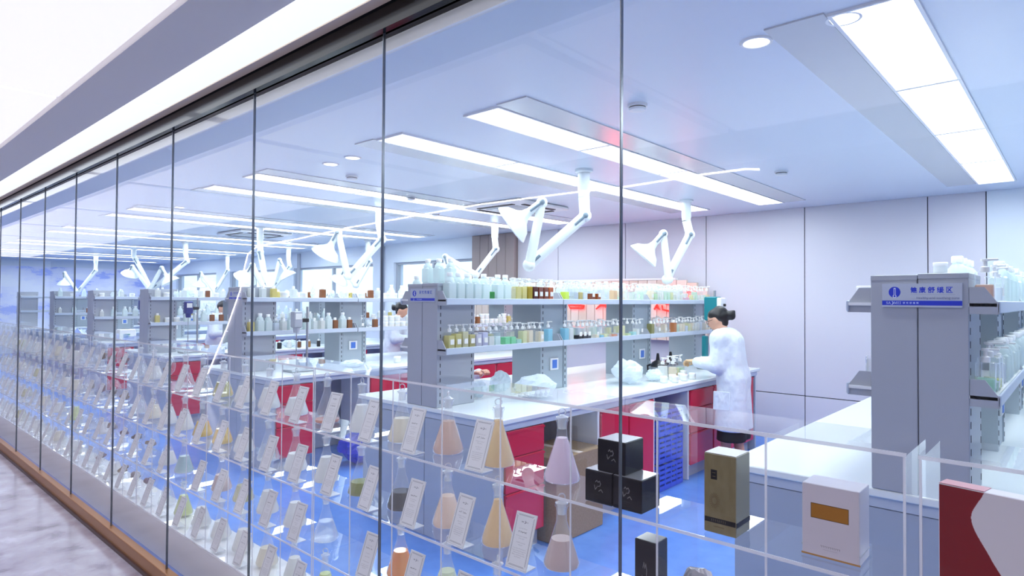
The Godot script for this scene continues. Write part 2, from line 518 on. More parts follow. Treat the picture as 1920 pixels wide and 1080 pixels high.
func shell() -> void:
	var x0 := END_X - 0.2
	var x1 := 3.6
	var mid := (x0 + x1) / 2
	var wide := x1 - x0
	struct("floor", G.new().box(Vector3(mid, -0.06, (BACK_Z - 0.2) / 2), Vector3(wide, 0.12, -BACK_Z + 0.2)), M.floor)
	struct("floor_corridor", G.new().box(Vector3(mid, -0.06, 1.75), Vector3(wide, 0.12, 3.5)), M.marble)
	struct("ceiling", G.new().box(Vector3(mid, CEIL + 0.1, (BACK_Z - 0.2) / 2 - 0.03), Vector3(wide, 0.2, -BACK_Z + 0.14)), M.ceiling)
	# back wall: joints between facing panels are real gaps in front of a dark backing
	var right := -7.5
	var wb := struct("wall_back", G.new().box(Vector3((right + x1) / 2, CEIL / 2, BACK_Z - 0.13), Vector3(x1 - right, CEIL, 0.22)), M.seam)
	var edges := [x1 - 0.1, 2.2, 0.98, -0.703, -1.194]
	for k in 6: edges.append(-2.414 - 1.22 * k)
	edges[-1] = -7.5
	for i in edges.size() - 1:
		for row in [[0.0, 0.545], [0.555, CEIL]]:
			var w: float = edges[i] - edges[i + 1] - 0.009
			var h: float = row[1] - row[0]
			obj("wall_panel", G.new().rbox(Vector3((edges[i] + edges[i + 1]) / 2, row[0] + h / 2, BACK_Z - 0.01), Vector3(w, h, 0.02), 0.002), M.panel if edges[i] < 0.0 else M.wall, wb)
	# the far stretch of the back wall has windows
	var openings := [[-10.25, -8.0], [-14.2, -10.95], [-17.7, -15.1], [-21.6, -18.6]]
	var g := G.new()
	g.box(Vector3((END_X + right) / 2, 0.5, BACK_Z - 0.12), Vector3(right - END_X, 1.0, 0.24))
	g.box(Vector3((END_X + right) / 2, (2.38 + CEIL) / 2, BACK_Z - 0.12), Vector3(right - END_X, CEIL - 2.38, 0.24))
	var at := right
	for o in openings:
		g.box(Vector3((at + o[1]) / 2, 1.69, BACK_Z - 0.12), Vector3(at - o[1], 1.38, 0.24))
		at = o[0]
	g.box(Vector3((at + END_X) / 2, 1.69, BACK_Z - 0.12), Vector3(at - END_X, 1.38, 0.24))
	struct("wall_back_far", g, M.wall)
	for i in openings.size():
		var o: Array = openings[i]
		var w: float = o[1] - o[0]
		var c := Vector3((o[0] + o[1]) / 2, 1.69, BACK_Z - 0.1)
		var f := G.new()
		f.box(c + Vector3(0, 0.67, 0), Vector3(w, 0.05, 0.08)).box(c - Vector3(0, 0.67, 0), Vector3(w, 0.05, 0.08))
		for s in [-1, 1]: f.box(c + Vector3(s * (w / 2 - 0.025), 0, 0), Vector3(0.05, 1.29, 0.08))
		f.box(c, Vector3(0.05, 1.29, 0.07))
		var wn := struct("window_%d" % (i + 1), f, M.grey)
		for s in [-1, 1]: obj("pane", G.new().box(c + Vector3(s * w / 4, 0, -0.01), Vector3(w / 2 - 0.08, 1.28, 0.006)), M.glass, wn)
	# dark frames and boards on that wall
	for b in [[-11.0, -10.2], [-14.35, -13.5]]:
		var p := G.new().box(Vector3((b[0] + b[1]) / 2, 1.36, BACK_Z + 0.015), Vector3(0.12, 2.72, 0.03))
		struct("trim_%d" % (1 if b[0] > -12 else 2), p, M.grey)
	var end := struct("wall_end", G.new().box(Vector3(END_X - 0.1, CEIL / 2, BACK_Z / 2), Vector3(0.2, CEIL, -BACK_Z + 0.4)), M.wall)
	end.set_meta("label", "pale far end wall behind the blue mural")
	struct("wall_right", G.new().box(Vector3(x1 + 0.1, 1.5, -1.5), Vector3(0.2, 3.0, 10.4)), M.wall)
	# corridor
	for k in 11:
		var ll := thing("linear_light", "long white light box along the corridor edge above the glass", "light", Vector3(2.3 - 2.42 * k, 2.71, 0.1635), 0.0, "light boxes above the glass")
		obj("diffuser", G.new().rbox(Vector3(0, 0.04, 0), Vector3(2.416, 0.08, 0.147), 0.003), glow(Color(0.95, 0.975, 1.0), 0.72), ll)
		area("linear_light_strip", Vector3(2.3 - 2.42 * k, 2.70, 0.1635), Vector2(2.3, 0.135), 0.12, Color(0.95, 0.98, 1.0))
	struct("trim_3", G.new().box(Vector3(mid, 2.758, 0.0635), Vector3(wide, 0.1, 0.047)), M.beige)
	struct("ceiling_edge", G.new().box(Vector3(mid, 2.77, 0.378), Vector3(wide, 0.1, 0.255)), M.corridor_ceiling)
	struct("ceiling_corridor", G.new().box(Vector3(mid, 2.86, 1.75), Vector3(wide, 0.12, 3.4)), M.dark_brown)
	struct("ceiling_far", G.new().box(Vector3(mid, 2.77, 2.95), Vector3(wide, 0.1, 0.9)), M.corridor_ceiling)
	struct("wall_corridor", G.new().box(Vector3(mid, 1.45, 3.5), Vector3(wide, 2.9, 0.2)), M.corridor_wall)
	struct("wall_corridor_end", G.new().box(Vector3(x0 - 0.1, 1.45, 1.7), Vector3(0.2, 2.9, 3.6)), M.wall)
	# mural on the end wall
	var im := Image.create(512, 256, false, Image.FORMAT_RGB8)
	var n := FastNoiseLite.new()
	n.seed = 5
	n.frequency = 0.009
	n.domain_warp_enabled = true
	n.domain_warp_amplitude = 40.0
	for y in 256:
		for x in 512:
			var v := n.get_noise_2d(x * 0.8, y * 1.6) * 0.5 + 0.5
			im.set_pixel(x, y, Color(0.86, 0.88, 1.0).lerp(Color(0.96, 0.97, 1.0), smoothstep(0.3, 0.7, v)) if v > 0.36 else Color(0.66, 0.73, 0.98))
	glyphs(im, ["yan", "jiu", "yuan"], Vector2(330, 120), 40, 10, 4, Color(0.52, 0.60, 0.93))
	var q := G.new()
	q.quad(Vector3(END_X + 0.036, 0.3, -0.5), Vector3(END_X + 0.036, 0.3, -6.3), Vector3(END_X + 0.036, 2.55, -6.3), Vector3(END_X + 0.036, 2.55, -0.5), Vector3.RIGHT)
	var mur := thing("mural", "blue and lavender printed mural covering the far end wall", "mural")
	obj("board", G.new().box(Vector3(END_X + 0.022, 1.425, -3.4), Vector3(0.024, 2.25, 5.8)), M.white, mur)
	obj("print", q, printed(im, 0.6), mur)
	var ex := thing("exit_sign", "small green lit exit sign hanging from the lab ceiling", "sign", Vector3(END_X + 1.0, CEIL - 0.3, -1.0))
	obj("light_box", G.new().rbox(Vector3(), Vector3(0.05, 0.16, 0.3), 0.01), M.exit, ex)
	obj("hanger", G.new().box(Vector3(0, 0.19, 0), Vector3(0.02, 0.22, 0.02)), M.steel, ex)
	# slatted wood screen with the neon lettering, in front of the back wall
	var scr := thing("wood_screen", "slatted beige wood board with rounded corner fixed to the panelled wall", "screen")
	var sx := -3.55
	var k := 0
	while sx > -8.2:
		var w := 0.145
		var h := 1.93
		if k < 3: h = 1.93 - 0.16 * pow(1.0 - (k + 0.5) / 3.0, 2.0)
		obj("plank", G.new().rbox(Vector3(sx - w / 2, (h + 1.12) / 2, BACK_Z + 0.11), Vector3(w - 0.006, h - 1.12, 0.05), 0.004), mat([Color(0.87, 0.80, 0.75), Color(0.85, 0.78, 0.72), Color(0.89, 0.83, 0.78)][k % 3], 0.5), scr)
		sx -= w
		k += 1
	obj("cap_rail", G.new().box(Vector3(-6.1, 1.945, BACK_Z + 0.1), Vector3(4.2, 0.025, 0.08)), M.white, scr)
	obj("backing", G.new().box(Vector3(-5.9, 1.44, BACK_Z + 0.0425), Vector3(4.55, 0.60, 0.083)), M.beige, scr)
	var tc := thing("wood_column", "tall taupe wood-clad column rising to the ceiling by the windows", "column")
	for i in 5:
		obj("plank", G.new().rbox(Vector3(-7.0 - 0.2 * i, CEIL / 2, BACK_Z + 0.08), Vector3(0.195, CEIL - 0.01, 0.05), 0.004), mat(Color(0.62, 0.56, 0.55), 0.5), tc)
	obj("core", G.new().box(Vector3(-7.4, CEIL / 2, BACK_Z + 0.03), Vector3(0.98, CEIL - 0.01, 0.05)), mat(Color(0.55, 0.5, 0.49), 0.6), tc)
	# neon tubes: the feet of the letters show under the shelf
	var ne := thing("neon_sign", "red neon lettering glowing on the slatted wood screen", "neon sign")
	var zz := BACK_Z + 0.16
	var letters := [
		[[995, [[0, 40], [18, 46], [40, 40], [70, 46], [100, 30]]]],
		[[1066, [[0, 30], [12, 12], [95, 14], [100, 26], [10, 30]]], [1066, [[30, 30], [36, 100]]], [1080, [[30, 30], [40, 100]]]],
		[[1115, [[10, 10], [38, 30], [34, 40], [60, 28], [84, 8]]], [1115, [[60, 100], [48, 40], [20, 20]]], [1118, [[20, 26], [70, 34]]]],
		[[1142, [[0, 36], [16, 18], [50, 26], [70, 10], [100, 4]]], [1145, [[10, 34], [60, 60], [20, 100]]], [1160, [[20, 20], [60, 16], [80, 8]]]],
		[[1227, [[0, 12], [14, 40], [26, 12], [10, 26]]], [1234, [[20, 34], [24, 12], [56, 6], [76, 22], [70, 40], [40, 40]]], [1236, [[20, 44], [20, 100], [60, 100], [60, 44]]]],
		[[1264, [[0, 40], [10, 12], [28, 34], [44, 40]]], [1276, [[12, 30], [24, 10], [56, 6], [80, 24], [70, 42], [20, 40]]], [1278, [[30, 44], [30, 100], [70, 100]]]],
	]
	for l in letters:
		for s in l:
			var ox := on_z(s[0], zz)
			var path := []
			for p in s[1]: path.append(Vector3(ox + p[0] * 0.0029, 1.50 + p[1] * 0.0027, zz))
			obj("neon_tube", G.new().tube(path, 0.0125, 6), M.neon, ne)
	for lx in [-4.9, -3.9]:
		var nl := OmniLight3D.new()
		nl.name = "neon_light"
		nl.light_color = Color(1.0, 0.12, 0.10)
		nl.light_energy = 0.10
		nl.light_size = 0.12
		nl.omni_range = 20.0
		nl.omni_attenuation = 2.0
		nl.shadow_enabled = true
		add_child(nl, true)
		nl.position = Vector3(lx, 1.6, zz + 0.09)
	# opposite wall of the corridor: a light line that the partition mirrors
	var lz := 3.38
	var pts := []
	for p in [[392, 700], [400, 680], [428, 610], [450, 545], [458, 500], [464, 476], [482, 461], [560, 447], [650, 427], [773, 405], [897, 383], [1085, 359], [1163, 351], [1313, 327], [1399, 316], [1424, 317]]:
		var ax := on_z(p[0], -lz)
		var a := deg_to_rad(42.15)
		var fwd := -ax * sin(a) + (EYE.z + lz) * cos(a)
		pts.append(Vector3(ax, EYE.y + fwd * (561.0 + (p[0] - 960.0) * 0.006 - p[1]) / FOCAL, lz))
	tag(obj("light_line", G.new().tube(pts, 0.008, 6), M.led), "thin white light line running round the opposite corridor wall", "light strip")

func ceiling_fittings() -> void:
	var z0 := -1.2
	var seg := 1.16
	var xs := [0.28, -0.575, -2.595, -3.465, -5.5, -6.4, -8.7, -9.55, -11.8, -12.75, -15.2, -16.1, -18.6, -19.5, -21.7]
	var where := ["on the outer side of the thermometer rack", "above the thermometer rack", "above the aisle where the woman stands", "above the woman's rack", "above the aisle of the jar rack", "above the jar rack", "above the third aisle", "above the third rack", "above the fourth aisle", "above the fourth rack", "above the fifth aisle", "above the fifth rack", "above the aisle next to the mural", "above the rack next to the mural", "close to the mural"]
	var proto: Node3D
	for i in xs.size():
		for k in 4:
			var at := Vector3(xs[i], CEIL, z0 - seg * (k + 0.5))
			var t: Node3D
			if proto == null:
				t = thing("ceiling_light", "", "light", at)
				var f := G.new()
				for s in [-1, 1]:
					f.box(Vector3(s * 0.137, -0.006, 0), Vector3(0.014, 0.012, seg - 0.004)).box(Vector3(0, -0.006, s * (seg / 2 - 0.008)), Vector3(0.26, 0.012, 0.012))
				obj("frame", f, M.white, t)
				obj("diffuser", sheet(Vector3(0, -0.007, 0), Vector3(0, 0, seg / 2 - 0.014), Vector3(-0.129, 0, 0)), M.lamp_glow, t)
				proto = t
			else: t = copy(proto, at)
			tag(t, "long white ceiling light panel " + where[i], "light", "light panels " + where[i])
		area("ceiling_light_strip", Vector3(xs[i], CEIL - 0.016, z0 - seg * 2), Vector2(0.25, seg * 4 - 0.05), 3.2, Color(0.92, 0.98, 1.0))
		var sd: float = [-1.0, 1.0][(i + 1) % 2] if i > 1 else ([1.0, -1.0][i])
		struct("trim_%d" % (i + 4), G.new().box(Vector3(xs[i] + sd * 0.262, CEIL - 0.003, z0 - seg * 2 + 0.02), Vector3(0.225, 0.008, seg * 4)), M.strip)
	# downlights
	var dl: Node3D
	var spots := [[1418, 78, "beside the long light panel over the thermometer rack"], [1582, 33, "nearest the partition by the thermometer rack"], [661, 295, "of a pair in front of the jar rack"], [620, 307, "of a pair in front of the jar rack"], [337, 388, "in front of the third rack"], [173, 427, "in front of the fourth rack"], [86, 458, "in front of the fifth rack"]]
	for s in spots:
		var dep: float = (CEIL - EYE.y) * FOCAL / (561.0 + (s[0] - 960.0) * 0.006 - s[1])
		var p := px(s[0], s[1], dep)
		p.y = CEIL
		if dl == null:
			dl = thing("downlight", "", "light", p)
			obj("ring", G.new().lathe([[0.052, -0.001], [0.054, -0.008], [0.064, -0.008], [0.068, 0.0]], 24), M.white, dl)
			obj("diffuser", G.new().lathe([[0.0, -0.005], [0.053, -0.005]], 24), M.lamp_glow, dl)
		else: dl = copy(dl, p)
		tag(dl, "round recessed downlight " + s[2], "light", "downlights " + s[2])
		var sp := SpotLight3D.new()
		sp.name = "downlight_spot"
		sp.light_energy = 0.25
		sp.spot_angle = 55.0
		sp.spot_range = 20.0
		sp.light_size = 0.05
		sp.shadow_enabled = true
		add_child(sp, true)
		sp.position = p + Vector3(0, -0.02, 0)
		sp.rotation_degrees.x = -90.0
	# smoke detectors and sprinklers
	var det: Node3D
	for s in [[1195, 196, "over the aisle where the woman stands"], [1465, 321, "near the panelled wall"], [770, 369, "between the light panels by the air conditioner"], [660, 330, "near the pair of downlights"], [590, 455, "over the third aisle"], [817, 400, "over the windows side of the jar rack"]]:
		var dep: float = (CEIL - EYE.y) * FOCAL / (561.0 + (s[0] - 960.0) * 0.006 - s[1])
		var p := px(s[0], s[1], dep)
		p.y = CEIL
		if det == null:
			det = thing("smoke_detector", "", "detector", p)
			obj("base", G.new().lathe([[0.0, 0.0], [0.055, 0.0], [0.055, -0.014], [0.047, -0.016]], 20), M.white, det)
			obj("slot_ring", G.new().lathe([[0.046, -0.015], [0.046, -0.023], [0.0, -0.023]], 20), M.dark, det)
			obj("cover", G.new().lathe([[0.048, -0.022], [0.044, -0.034], [0.02, -0.04], [0.0, -0.04]], 20), M.white, det)
		else: det = copy(det, p)
		tag(det, "small round smoke detector on the ceiling " + s[2], "detector")
	# ceiling air conditioner
	for c in [[Vector3(-4.95, CEIL - 0.004, -4.15), "square ceiling air conditioner with black slots behind the extraction arm"], [Vector3(-10.4, CEIL - 0.004, -3.6), "square ceiling air conditioner over the third aisle"]]:
		var ac := thing("air_conditioner", c[1], "air conditioner", c[0])
		obj("panel", G.new().rbox(Vector3(0, -0.02, 0), Vector3(0.9, 0.04, 0.9), 0.015), M.white, ac)
		for k in 4:
			var b := Basis(Vector3.UP, k * PI / 2)
			obj("slot", G.new().rbox(b * Vector3(0, -0.041, 0.35), Vector3(0.56, 0.012, 0.06), 0.005, b), M.dark, ac)
		obj("grille", G.new().rbox(Vector3(0, -0.042, 0), Vector3(0.5, 0.012, 0.5), 0.005), M.strip, ac)
	# corridor light panels
	var cp: Node3D
	for k in 10:
		var at := Vector3(2.0 - 2.42 * k, 2.72, 1.5)
		if cp == null:
			cp = thing("corridor_light_panel", "large square-edged white light panel in the corridor ceiling", "light", at, 0.0, "corridor ceiling light panels")
			obj("diffuser", G.new().rbox(Vector3(0, 0.03, 0), Vector3(2.38, 0.06, 1.94), 0.004), glow(Color(0.98, 0.97, 1.0), 0.62), cp)
		else: copy(cp, at)
		area("corridor_light", at + Vector3(0, -0.012, 0), Vector2(2.3, 1.9), 0.8, Color(1.0, 0.98, 1.0))

func partition() -> void:
	var x0 := END_X - 0.1
	var wf := struct("wall_front", G.new().box(Vector3((x0 + 3.5) / 2, 2.80, -0.01), Vector3(3.5 - x0, 0.2, 0.07)), M.seam)
	wf.set_meta("label", "frameless glass partition between corridor and laboratory")
	obj("head_channel", G.new().box(Vector3((x0 + 3.5) / 2, 2.665, 0.018), Vector3(3.5 - x0, 0.075, 0.028)).box(Vector3((x0 + 3.5) / 2, 2.665, -0.02), Vector3(3.5 - x0, 0.075, 0.026)), M.channel, wf)
	obj("inner_fascia", G.new().box(Vector3((x0 + 3.5) / 2, 2.675, -0.06), Vector3(3.5 - x0, 0.17, 0.02)), M.white, wf)
	obj("skirting", G.new().rbox(Vector3((x0 + 3.5) / 2, 0.05, 0.006), Vector3(3.5 - x0, 0.1, 0.05), 0.006), M.brass, wf)
	obj("skirting_reflection", G.new().box(Vector3((x0 + 3.5) / 2, 0.012, 0.036), Vector3(3.5 - x0, 0.024, 0.014)), M.dark_brown, wf)  # added dark strip; its colour stands in for the reflection along the floor line
	var xs := [3.5, 2.156, 1.146, 0.136]
	var x := -0.874
	while x > x0:
		xs.append(x)
		x -= 1.012
	xs.append(x0)
	for i in xs.size() - 1:
		var w: float = xs[i] - xs[i + 1] - 0.008
		obj("glass_pane", sheet(Vector3((xs[i] + xs[i + 1]) / 2, 1.37, 0), Vector3(w / 2, 0, 0), Vector3(0, 1.27, 0)), M.glass, wf)
		if i > 0:
			obj("joint_strip", G.new().rbox(Vector3(xs[i], 1.37, 0), Vector3(0.0038, 2.54, 0.012), 0.001), M.seal, wf)

# ------------------------------------------------------------------ benches
const BENCH := [[-0.474, -1.485], [-3.445, -1.485], [-6.4, -1.49], [-9.4, -1.6], [-12.6, -1.78], [-15.8, -1.9], [-19.0, -1.9]]
const RACK := ["the thermometer rack", "the woman's rack", "the jar rack", "the third rack", "the fourth rack", "the fifth rack", "the mural rack"]
const BENCH_END := -5.7

func cabinet(xe: float, za: float, zb: float, kind: String, label: String) -> void:
	var w := za - zb
	var t := thing("base_cabinet", label, "cabinet", Vector3(xe, 0, (za + zb) / 2))
	obj("toe_kick", G.new().box(Vector3(-0.32, 0.06, 0), Vector3(0.5, 0.12, w - 0.01)), M.grey, t)
	obj("body", G.new().rbox(Vector3(-0.295, 0.475, 0), Vector3(0.54, 0.71, w - 0.004), 0.003), M.white, t)
	if kind == "drawers":
		for k in 3:
			var h: float = [0.17, 0.22, 0.29][k]
			var y: float = [0.735, 0.535, 0.275][k]
			var d := obj("drawer", G.new().rbox(Vector3(-0.013, y, 0), Vector3(0.022, h, w - 0.03), 0.004), M.red, t)
			obj("grip_rail", G.new().box(Vector3(0.0, y + h / 2 - 0.012, 0), Vector3(0.012, 0.012, w - 0.036)), M.red, d)
	else:
		for s in [-1, 1]:
			var d := obj("door", G.new().rbox(Vector3(-0.013, 0.475, s * w / 4), Vector3(0.022, 0.69, w / 2 - 0.02), 0.004), M.red, t)
			obj("grip_rail", G.new().box(Vector3(0.0, 0.805, s * w / 4), Vector3(0.012, 0.014, w / 2 - 0.026)), M.red, d)

func benches() -> void:
	var lay := [["drawers", 0.03, 0.44], ["doors", 1.10, 1.90], ["drawers", 2.56, 3.06], ["doors", 3.06, 4.08]]
	for i in BENCH.size():
		var xc: float = BENCH[i][0]
		var z0: float = BENCH[i][1]
		var zm := (z0 + BENCH_END) / 2
		var len := z0 - BENCH_END
		var r: String = RACK[i]
		var wt := thing("worktop", "long glossy white worktop under " + r, "worktop", Vector3(xc, 0, zm))
		obj("slab", G.new().rbox(Vector3(0, TOP - 0.018, 0), Vector3(1.55, 0.036, len), 0.008), M.worktop, wt)
		obj("apron", G.new().box(Vector3(0, TOP - 0.058, 0), Vector3(1.50, 0.044, len - 0.05)), M.rail, wt)
		var fr := thing("bench_frame", "pale grey end panels and spine carrying the worktop under " + r, "bench", Vector3(xc, 0, zm))
		for s in [-1, 1]:
			for e in [-1, 1]:
				obj("end_panel", G.new().rbox(Vector3(e * 0.37, 0.414, s * (len / 2 - 0.045)), Vector3(0.735, 0.824, 0.03), 0.003), M.cabinet, fr)
		obj("spine_panel", G.new().box(Vector3(0.1, 0.414, 0), Vector3(0.02, 0.82, len - 0.13)), M.cabinet, fr)
		for l in lay:
			if i == 0 or i > 4: break
			if z0 - l[2] < BENCH_END + 0.04: continue
			var nm: String = "red gloss %s under %s, %s" % ["drawer cabinet" if l[0] == "drawers" else "two-door cabinet", r, "at its partition end" if l[1] < 0.1 else ("beside the open bay" if l[1] < 2.0 else ("past the knee space" if l[1] < 3.0 else "at its wall end"))]
			cabinet(xc + 0.745, z0 - l[1] - 0.03, z0 - l[2] - 0.03, l[0], nm)
		# the bay and the knee space are open to a grey back panel; slim uprights stand between
		for l in [[1.085], [1.915], [2.545]]:
			if i == 0 or i > 4: break
			obj("upright", G.new().box(Vector3(0.48, 0.414, len / 2 - l[0] - 0.03), Vector3(0.50, 0.82, 0.022)), M.white, fr)
		# the side that faces away
		for k in 4:
			if i > 3: break
			var zz := z0 - 0.08 - (k + 0.5) * (len - 0.16) / 4
			var b := thing("base_cabinet", "grey cabinet on the hidden side under %s, %s" % [r, ["next to the partition", "second from the partition", "third from the partition", "next to the far wall"][k]], "cabinet", Vector3(xc - 0.5, 0, zz))
			obj("body", G.new().rbox(Vector3(0, 0.414, 0), Vector3(0.46, 0.82, (len - 0.16) / 4 - 0.01), 0.003), M.cabinet, b)
			for s in [-1, 1]:
				obj("door", G.new().rbox(Vector3(-0.236, 0.47, s * (len - 0.16) / 16), Vector3(0.016, 0.68, (len - 0.16) / 8 - 0.01), 0.003), M.red, b)

func rack_signs(n: int) -> Image:
	var im := Image.create(512, 172, false, Image.FORMAT_RGB8)
	im.fill(Color(0.74, 0.77, 0.83))
	var b := Color(0.07, 0.20, 0.78)
	im.fill_rect(Rect2i(0, 124, 512, 34), b)
	disc(im, Vector2(85, 62), 40, b)
	if n == 0:
		var w := Color(0.86, 0.89, 0.95)
		stroke(im, [[0, 0], [0, 56]], Vector2(85, 38), 1, 14, w)
		disc(im, Vector2(85, 92), 13, w)
		stroke(im, [[0, 0], [0, 50]], Vector2(85, 42), 1, 6, b)
		disc(im, Vector2(85, 92), 7, b)
	else:
		var w := Color(0.86, 0.89, 0.95)
		stroke(im, [[0, 0], [10, 12], [-8, 26], [10, 40], [-2, 52]], Vector2(84, 36), 1, 9, w)
	if n == 0: glyphs(im, ["jian", "kang", "shu", "huan", "qu"], Vector2(190, 26), 42, 14, 5, b)
	else: glyphs(im, ["yan", "jiu", "yuan", "huan", "qu"], Vector2(190, 26), 42, 14, 5, Color(0.25, 0.36, 0.74))
	stroke(im, [[0, 0], [280, 0]], Vector2(190, 80), 1, 2, Color(0.62, 0.65, 0.74))
	# crescent of the small mark on the blue band
	disc(im, Vector2(66, 141), 13, Color(0.85, 0.9, 1.0))
	disc(im, Vector2(60, 140), 12, b)
	for k in 5: glyphs(im, [["yan", "jiu", "yan", "huan", "yuan"][k]], Vector2(140 + k * 22, 134), 14, 4, 2, Color(0.75, 0.82, 0.97))
	return im

func letters(text: String, height: float, m: Material, parent: Node, at: Vector3, serif := false) -> void:
	var t := TextMesh.new()
	var f := SystemFont.new()
	f.font_names = PackedStringArray(["Droid Serif" if serif else "Droid Sans"])
	t.font = f
	t.text = text
	t.font_size = 32
	t.pixel_size = height / 32.0
	t.depth = 0.0008
	t.curve_step = 2.0
	obj("lettering", t, m, parent).position = at

func racks() -> void:
	var ink := mat(Color(0.42, 0.46, 0.62), 0.6)
	var pale := mat(Color(0.80, 0.86, 0.98), 0.6)
	var slots := G.new()
	for k in 16: slots.box(Vector3(0, 0.04 + k * 0.05, 0), Vector3(0.002, 0.026, 0.006))
	var slot_mesh := slots.done()
	for i in BENCH.size():
		var xc: float = BENCH[i][0]
		var z0: float = BENCH[i][1]
		var t := thing("shelf_rack", ["grey steel shelf rack with a blue thermometer sign on its end", "grey steel shelf rack full of bottles beside the standing woman", "grey steel shelf rack crowded with jars and crumpled bags", "grey steel shelf rack, third from the thermometer rack", "grey steel shelf rack, fourth from the thermometer rack", "grey steel shelf rack, fifth from the thermometer rack", "grey steel shelf rack right beside the blue mural"][i], "shelf rack", Vector3(xc, TOP, z0))
		var posts := [0.0, -1.12, -2.54, -3.86]
		for k in 4:
			if z0 + posts[k] < BENCH_END + 0.3: continue
			var d: float = 0.36 if k < 3 else 0.3
			var c: float = posts[k] - d / 2
			var h: float = 0.84 if k == 0 else 0.755
			if k == 0:
				for s in [-1, 1]:
					obj("post", G.new().rbox(Vector3(s * 0.0815, h / 2, c), Vector3(0.161, h, d), 0.004), M.grey, t)
					obj("post_cap", G.new().rbox(Vector3(s * 0.0815, h + 0.004 + (0.004 if s > 0 else 0.0), c), Vector3(0.162, 0.022, d + 0.004), 0.003), M.grey, t)
			else:
				obj("post", G.new().rbox(Vector3(0, h / 2, c), Vector3(0.30, h, d - 0.1), 0.004), M.post, t)
				for s in [-1, 1]:
					obj("slotted_rail", G.new().box(Vector3(0, h / 2, c + s * (d / 2 - 0.024)), Vector3(0.31, h, 0.046)), M.post, t)
				if k < 3:
					for s in [-1, 1]:
						var o := obj("socket_plate", G.new().rbox(Vector3(s * 0.156, 0.21, c), Vector3(0.012, 0.10, 0.11), 0.003), M.white, t)
						obj("socket", G.new().rbox(Vector3(s * 0.163, 0.21, c), Vector3(0.006, 0.07, 0.06), 0.002), mat(Color(0.30, 0.50, 0.86), 0.4), o)
			for s in [-1, 1]:
				for e in [-1, 1]:
					var sl := obj("slots", slot_mesh, M.seam, t)
					sl.position = Vector3(s * (0.1625 if k == 0 else 0.156), 0, c + e * (d / 2 - 0.03))
		var len: float = z0 - BENCH_END
		var cuts := [0.0, -1.30, -2.72, -4.18]
		for lv in [SHELF_HI - TOP, SHELF_LO - TOP]:
			for k in 3:
				var za: float = cuts[k]
				var zb: float = maxf(cuts[k + 1], -len + 0.02)
				if za - zb < 0.3: continue
				for s in [-1, 1]:
					# shelf boards hang on both sides of the posts
					var b := obj("shelf", G.new().box(Vector3(s * 0.202, lv - 0.006, (za + zb) / 2), Vector3(0.085, 0.012, za - zb - 0.006)), M.white, t)
					obj("shelf_lip", G.new().rbox(Vector3(s * 0.249, lv - 0.014, (za + zb) / 2), Vector3(0.012, 0.046, za - zb - 0.006), 0.005), M.rail, b)
					for e in [za - 0.012, zb + 0.012]:
						var tr := Transform3D(Basis(Vector3(s, 0, 0), Vector3.UP, Vector3(0, 0, s)), Vector3(s * 0.163, lv - 0.04, e + 0.003 - (0.006 if s < 0 else 0.0)))
						obj("bracket", G.new().prism(PackedVector2Array([Vector2(0, 0), Vector2(0.088, 0), Vector2(0.088, 0.036), Vector2(0.045, 0.10), Vector2(0, 0.10)]), 0.006, tr), M.grey, t)
				var ma: float = [-0.36, -1.48, -2.90][k]
				var mb: float = maxf([-1.12, -2.54, -3.86][k], -len + 0.02)
				obj("middle_shelf", G.new().box(Vector3(0, lv - 0.006, (ma + mb) / 2), Vector3(0.318, 0.012, ma - mb)), M.white, t)
		if i < 3:
			var sg := obj("sign", G.new().box(Vector3(0.012, h0() - 0.066, 0.004), Vector3(0.262, 0.092, 0.008)), mat(Color(0.74, 0.77, 0.83), 0.4), t)
			sg.set_meta("label", "pale plate with a blue round symbol and blue band")
			var q := G.new()
			var yb := h0() - 0.112
			q.quad(Vector3(-0.119, yb, 0.0086), Vector3(0.143, yb, 0.0086), Vector3(0.143, yb + 0.092, 0.0086), Vector3(-0.119, yb + 0.092, 0.0086), Vector3.BACK)
			obj("print", q, printed(rack_signs(i)), sg)
			if i == 0:
				letters("Healthy and soothing zone", 0.0115, ink, sg, Vector3(0.066, yb + 0.036, 0.0088))
				letters("SA", 0.013, pale, sg, Vector3(-0.097, yb + 0.0165, 0.0088), true)
				letters("MEI", 0.013, pale, sg, Vector3(-0.066, yb + 0.0165, 0.0088), true)

func h0() -> float:
	return 0.84

# ------------------------------------------------------------------ acrylic display rack behind the glass
const LEVEL := [1.35, 1.07, 0.793, 0.516, 0.24]
const CELL := 0.285
const RACK_X := -0.265
const TIER := ["on the top tier", "on the second tier", "on the third tier", "on the bottom tier"]

const FLASK := [[0.0, 0.0], [0.050, 0.0], [0.0565, 0.003], [0.0595, 0.009], [0.0585, 0.018], [0.0195, 0.139], [0.0165, 0.150], [0.0162, 0.178], [0.0185, 0.190], [0.0225, 0.196], [0.0225, 0.1985]]

func flask_radius(y: float) -> float:
	for i in FLASK.size() - 1:
		if y >= FLASK[i][1] and y <= FLASK[i + 1][1] and FLASK[i + 1][1] > FLASK[i][1]:
			return lerpf(FLASK[i][0], FLASK[i + 1][0], (y - FLASK[i][1]) / (FLASK[i + 1][1] - FLASK[i][1]))
	return FLASK[-1][0]

func liquid_mesh(fill: float) -> ArrayMesh:
	var key := "liq%.2f" % fill
	if not cache.has(key):
		var top := 0.003 + fill * 0.165
		var p := [[0.0, 0.002]]
		for s in 9:
			var y := lerpf(0.002, top, s / 8.0)
			p.append([maxf(flask_radius(y) - 0.0016, 0.008), y])
		p.append([0.0, top])
		cache[key] = G.new().lathe(p, 24).done()
	return cache[key]

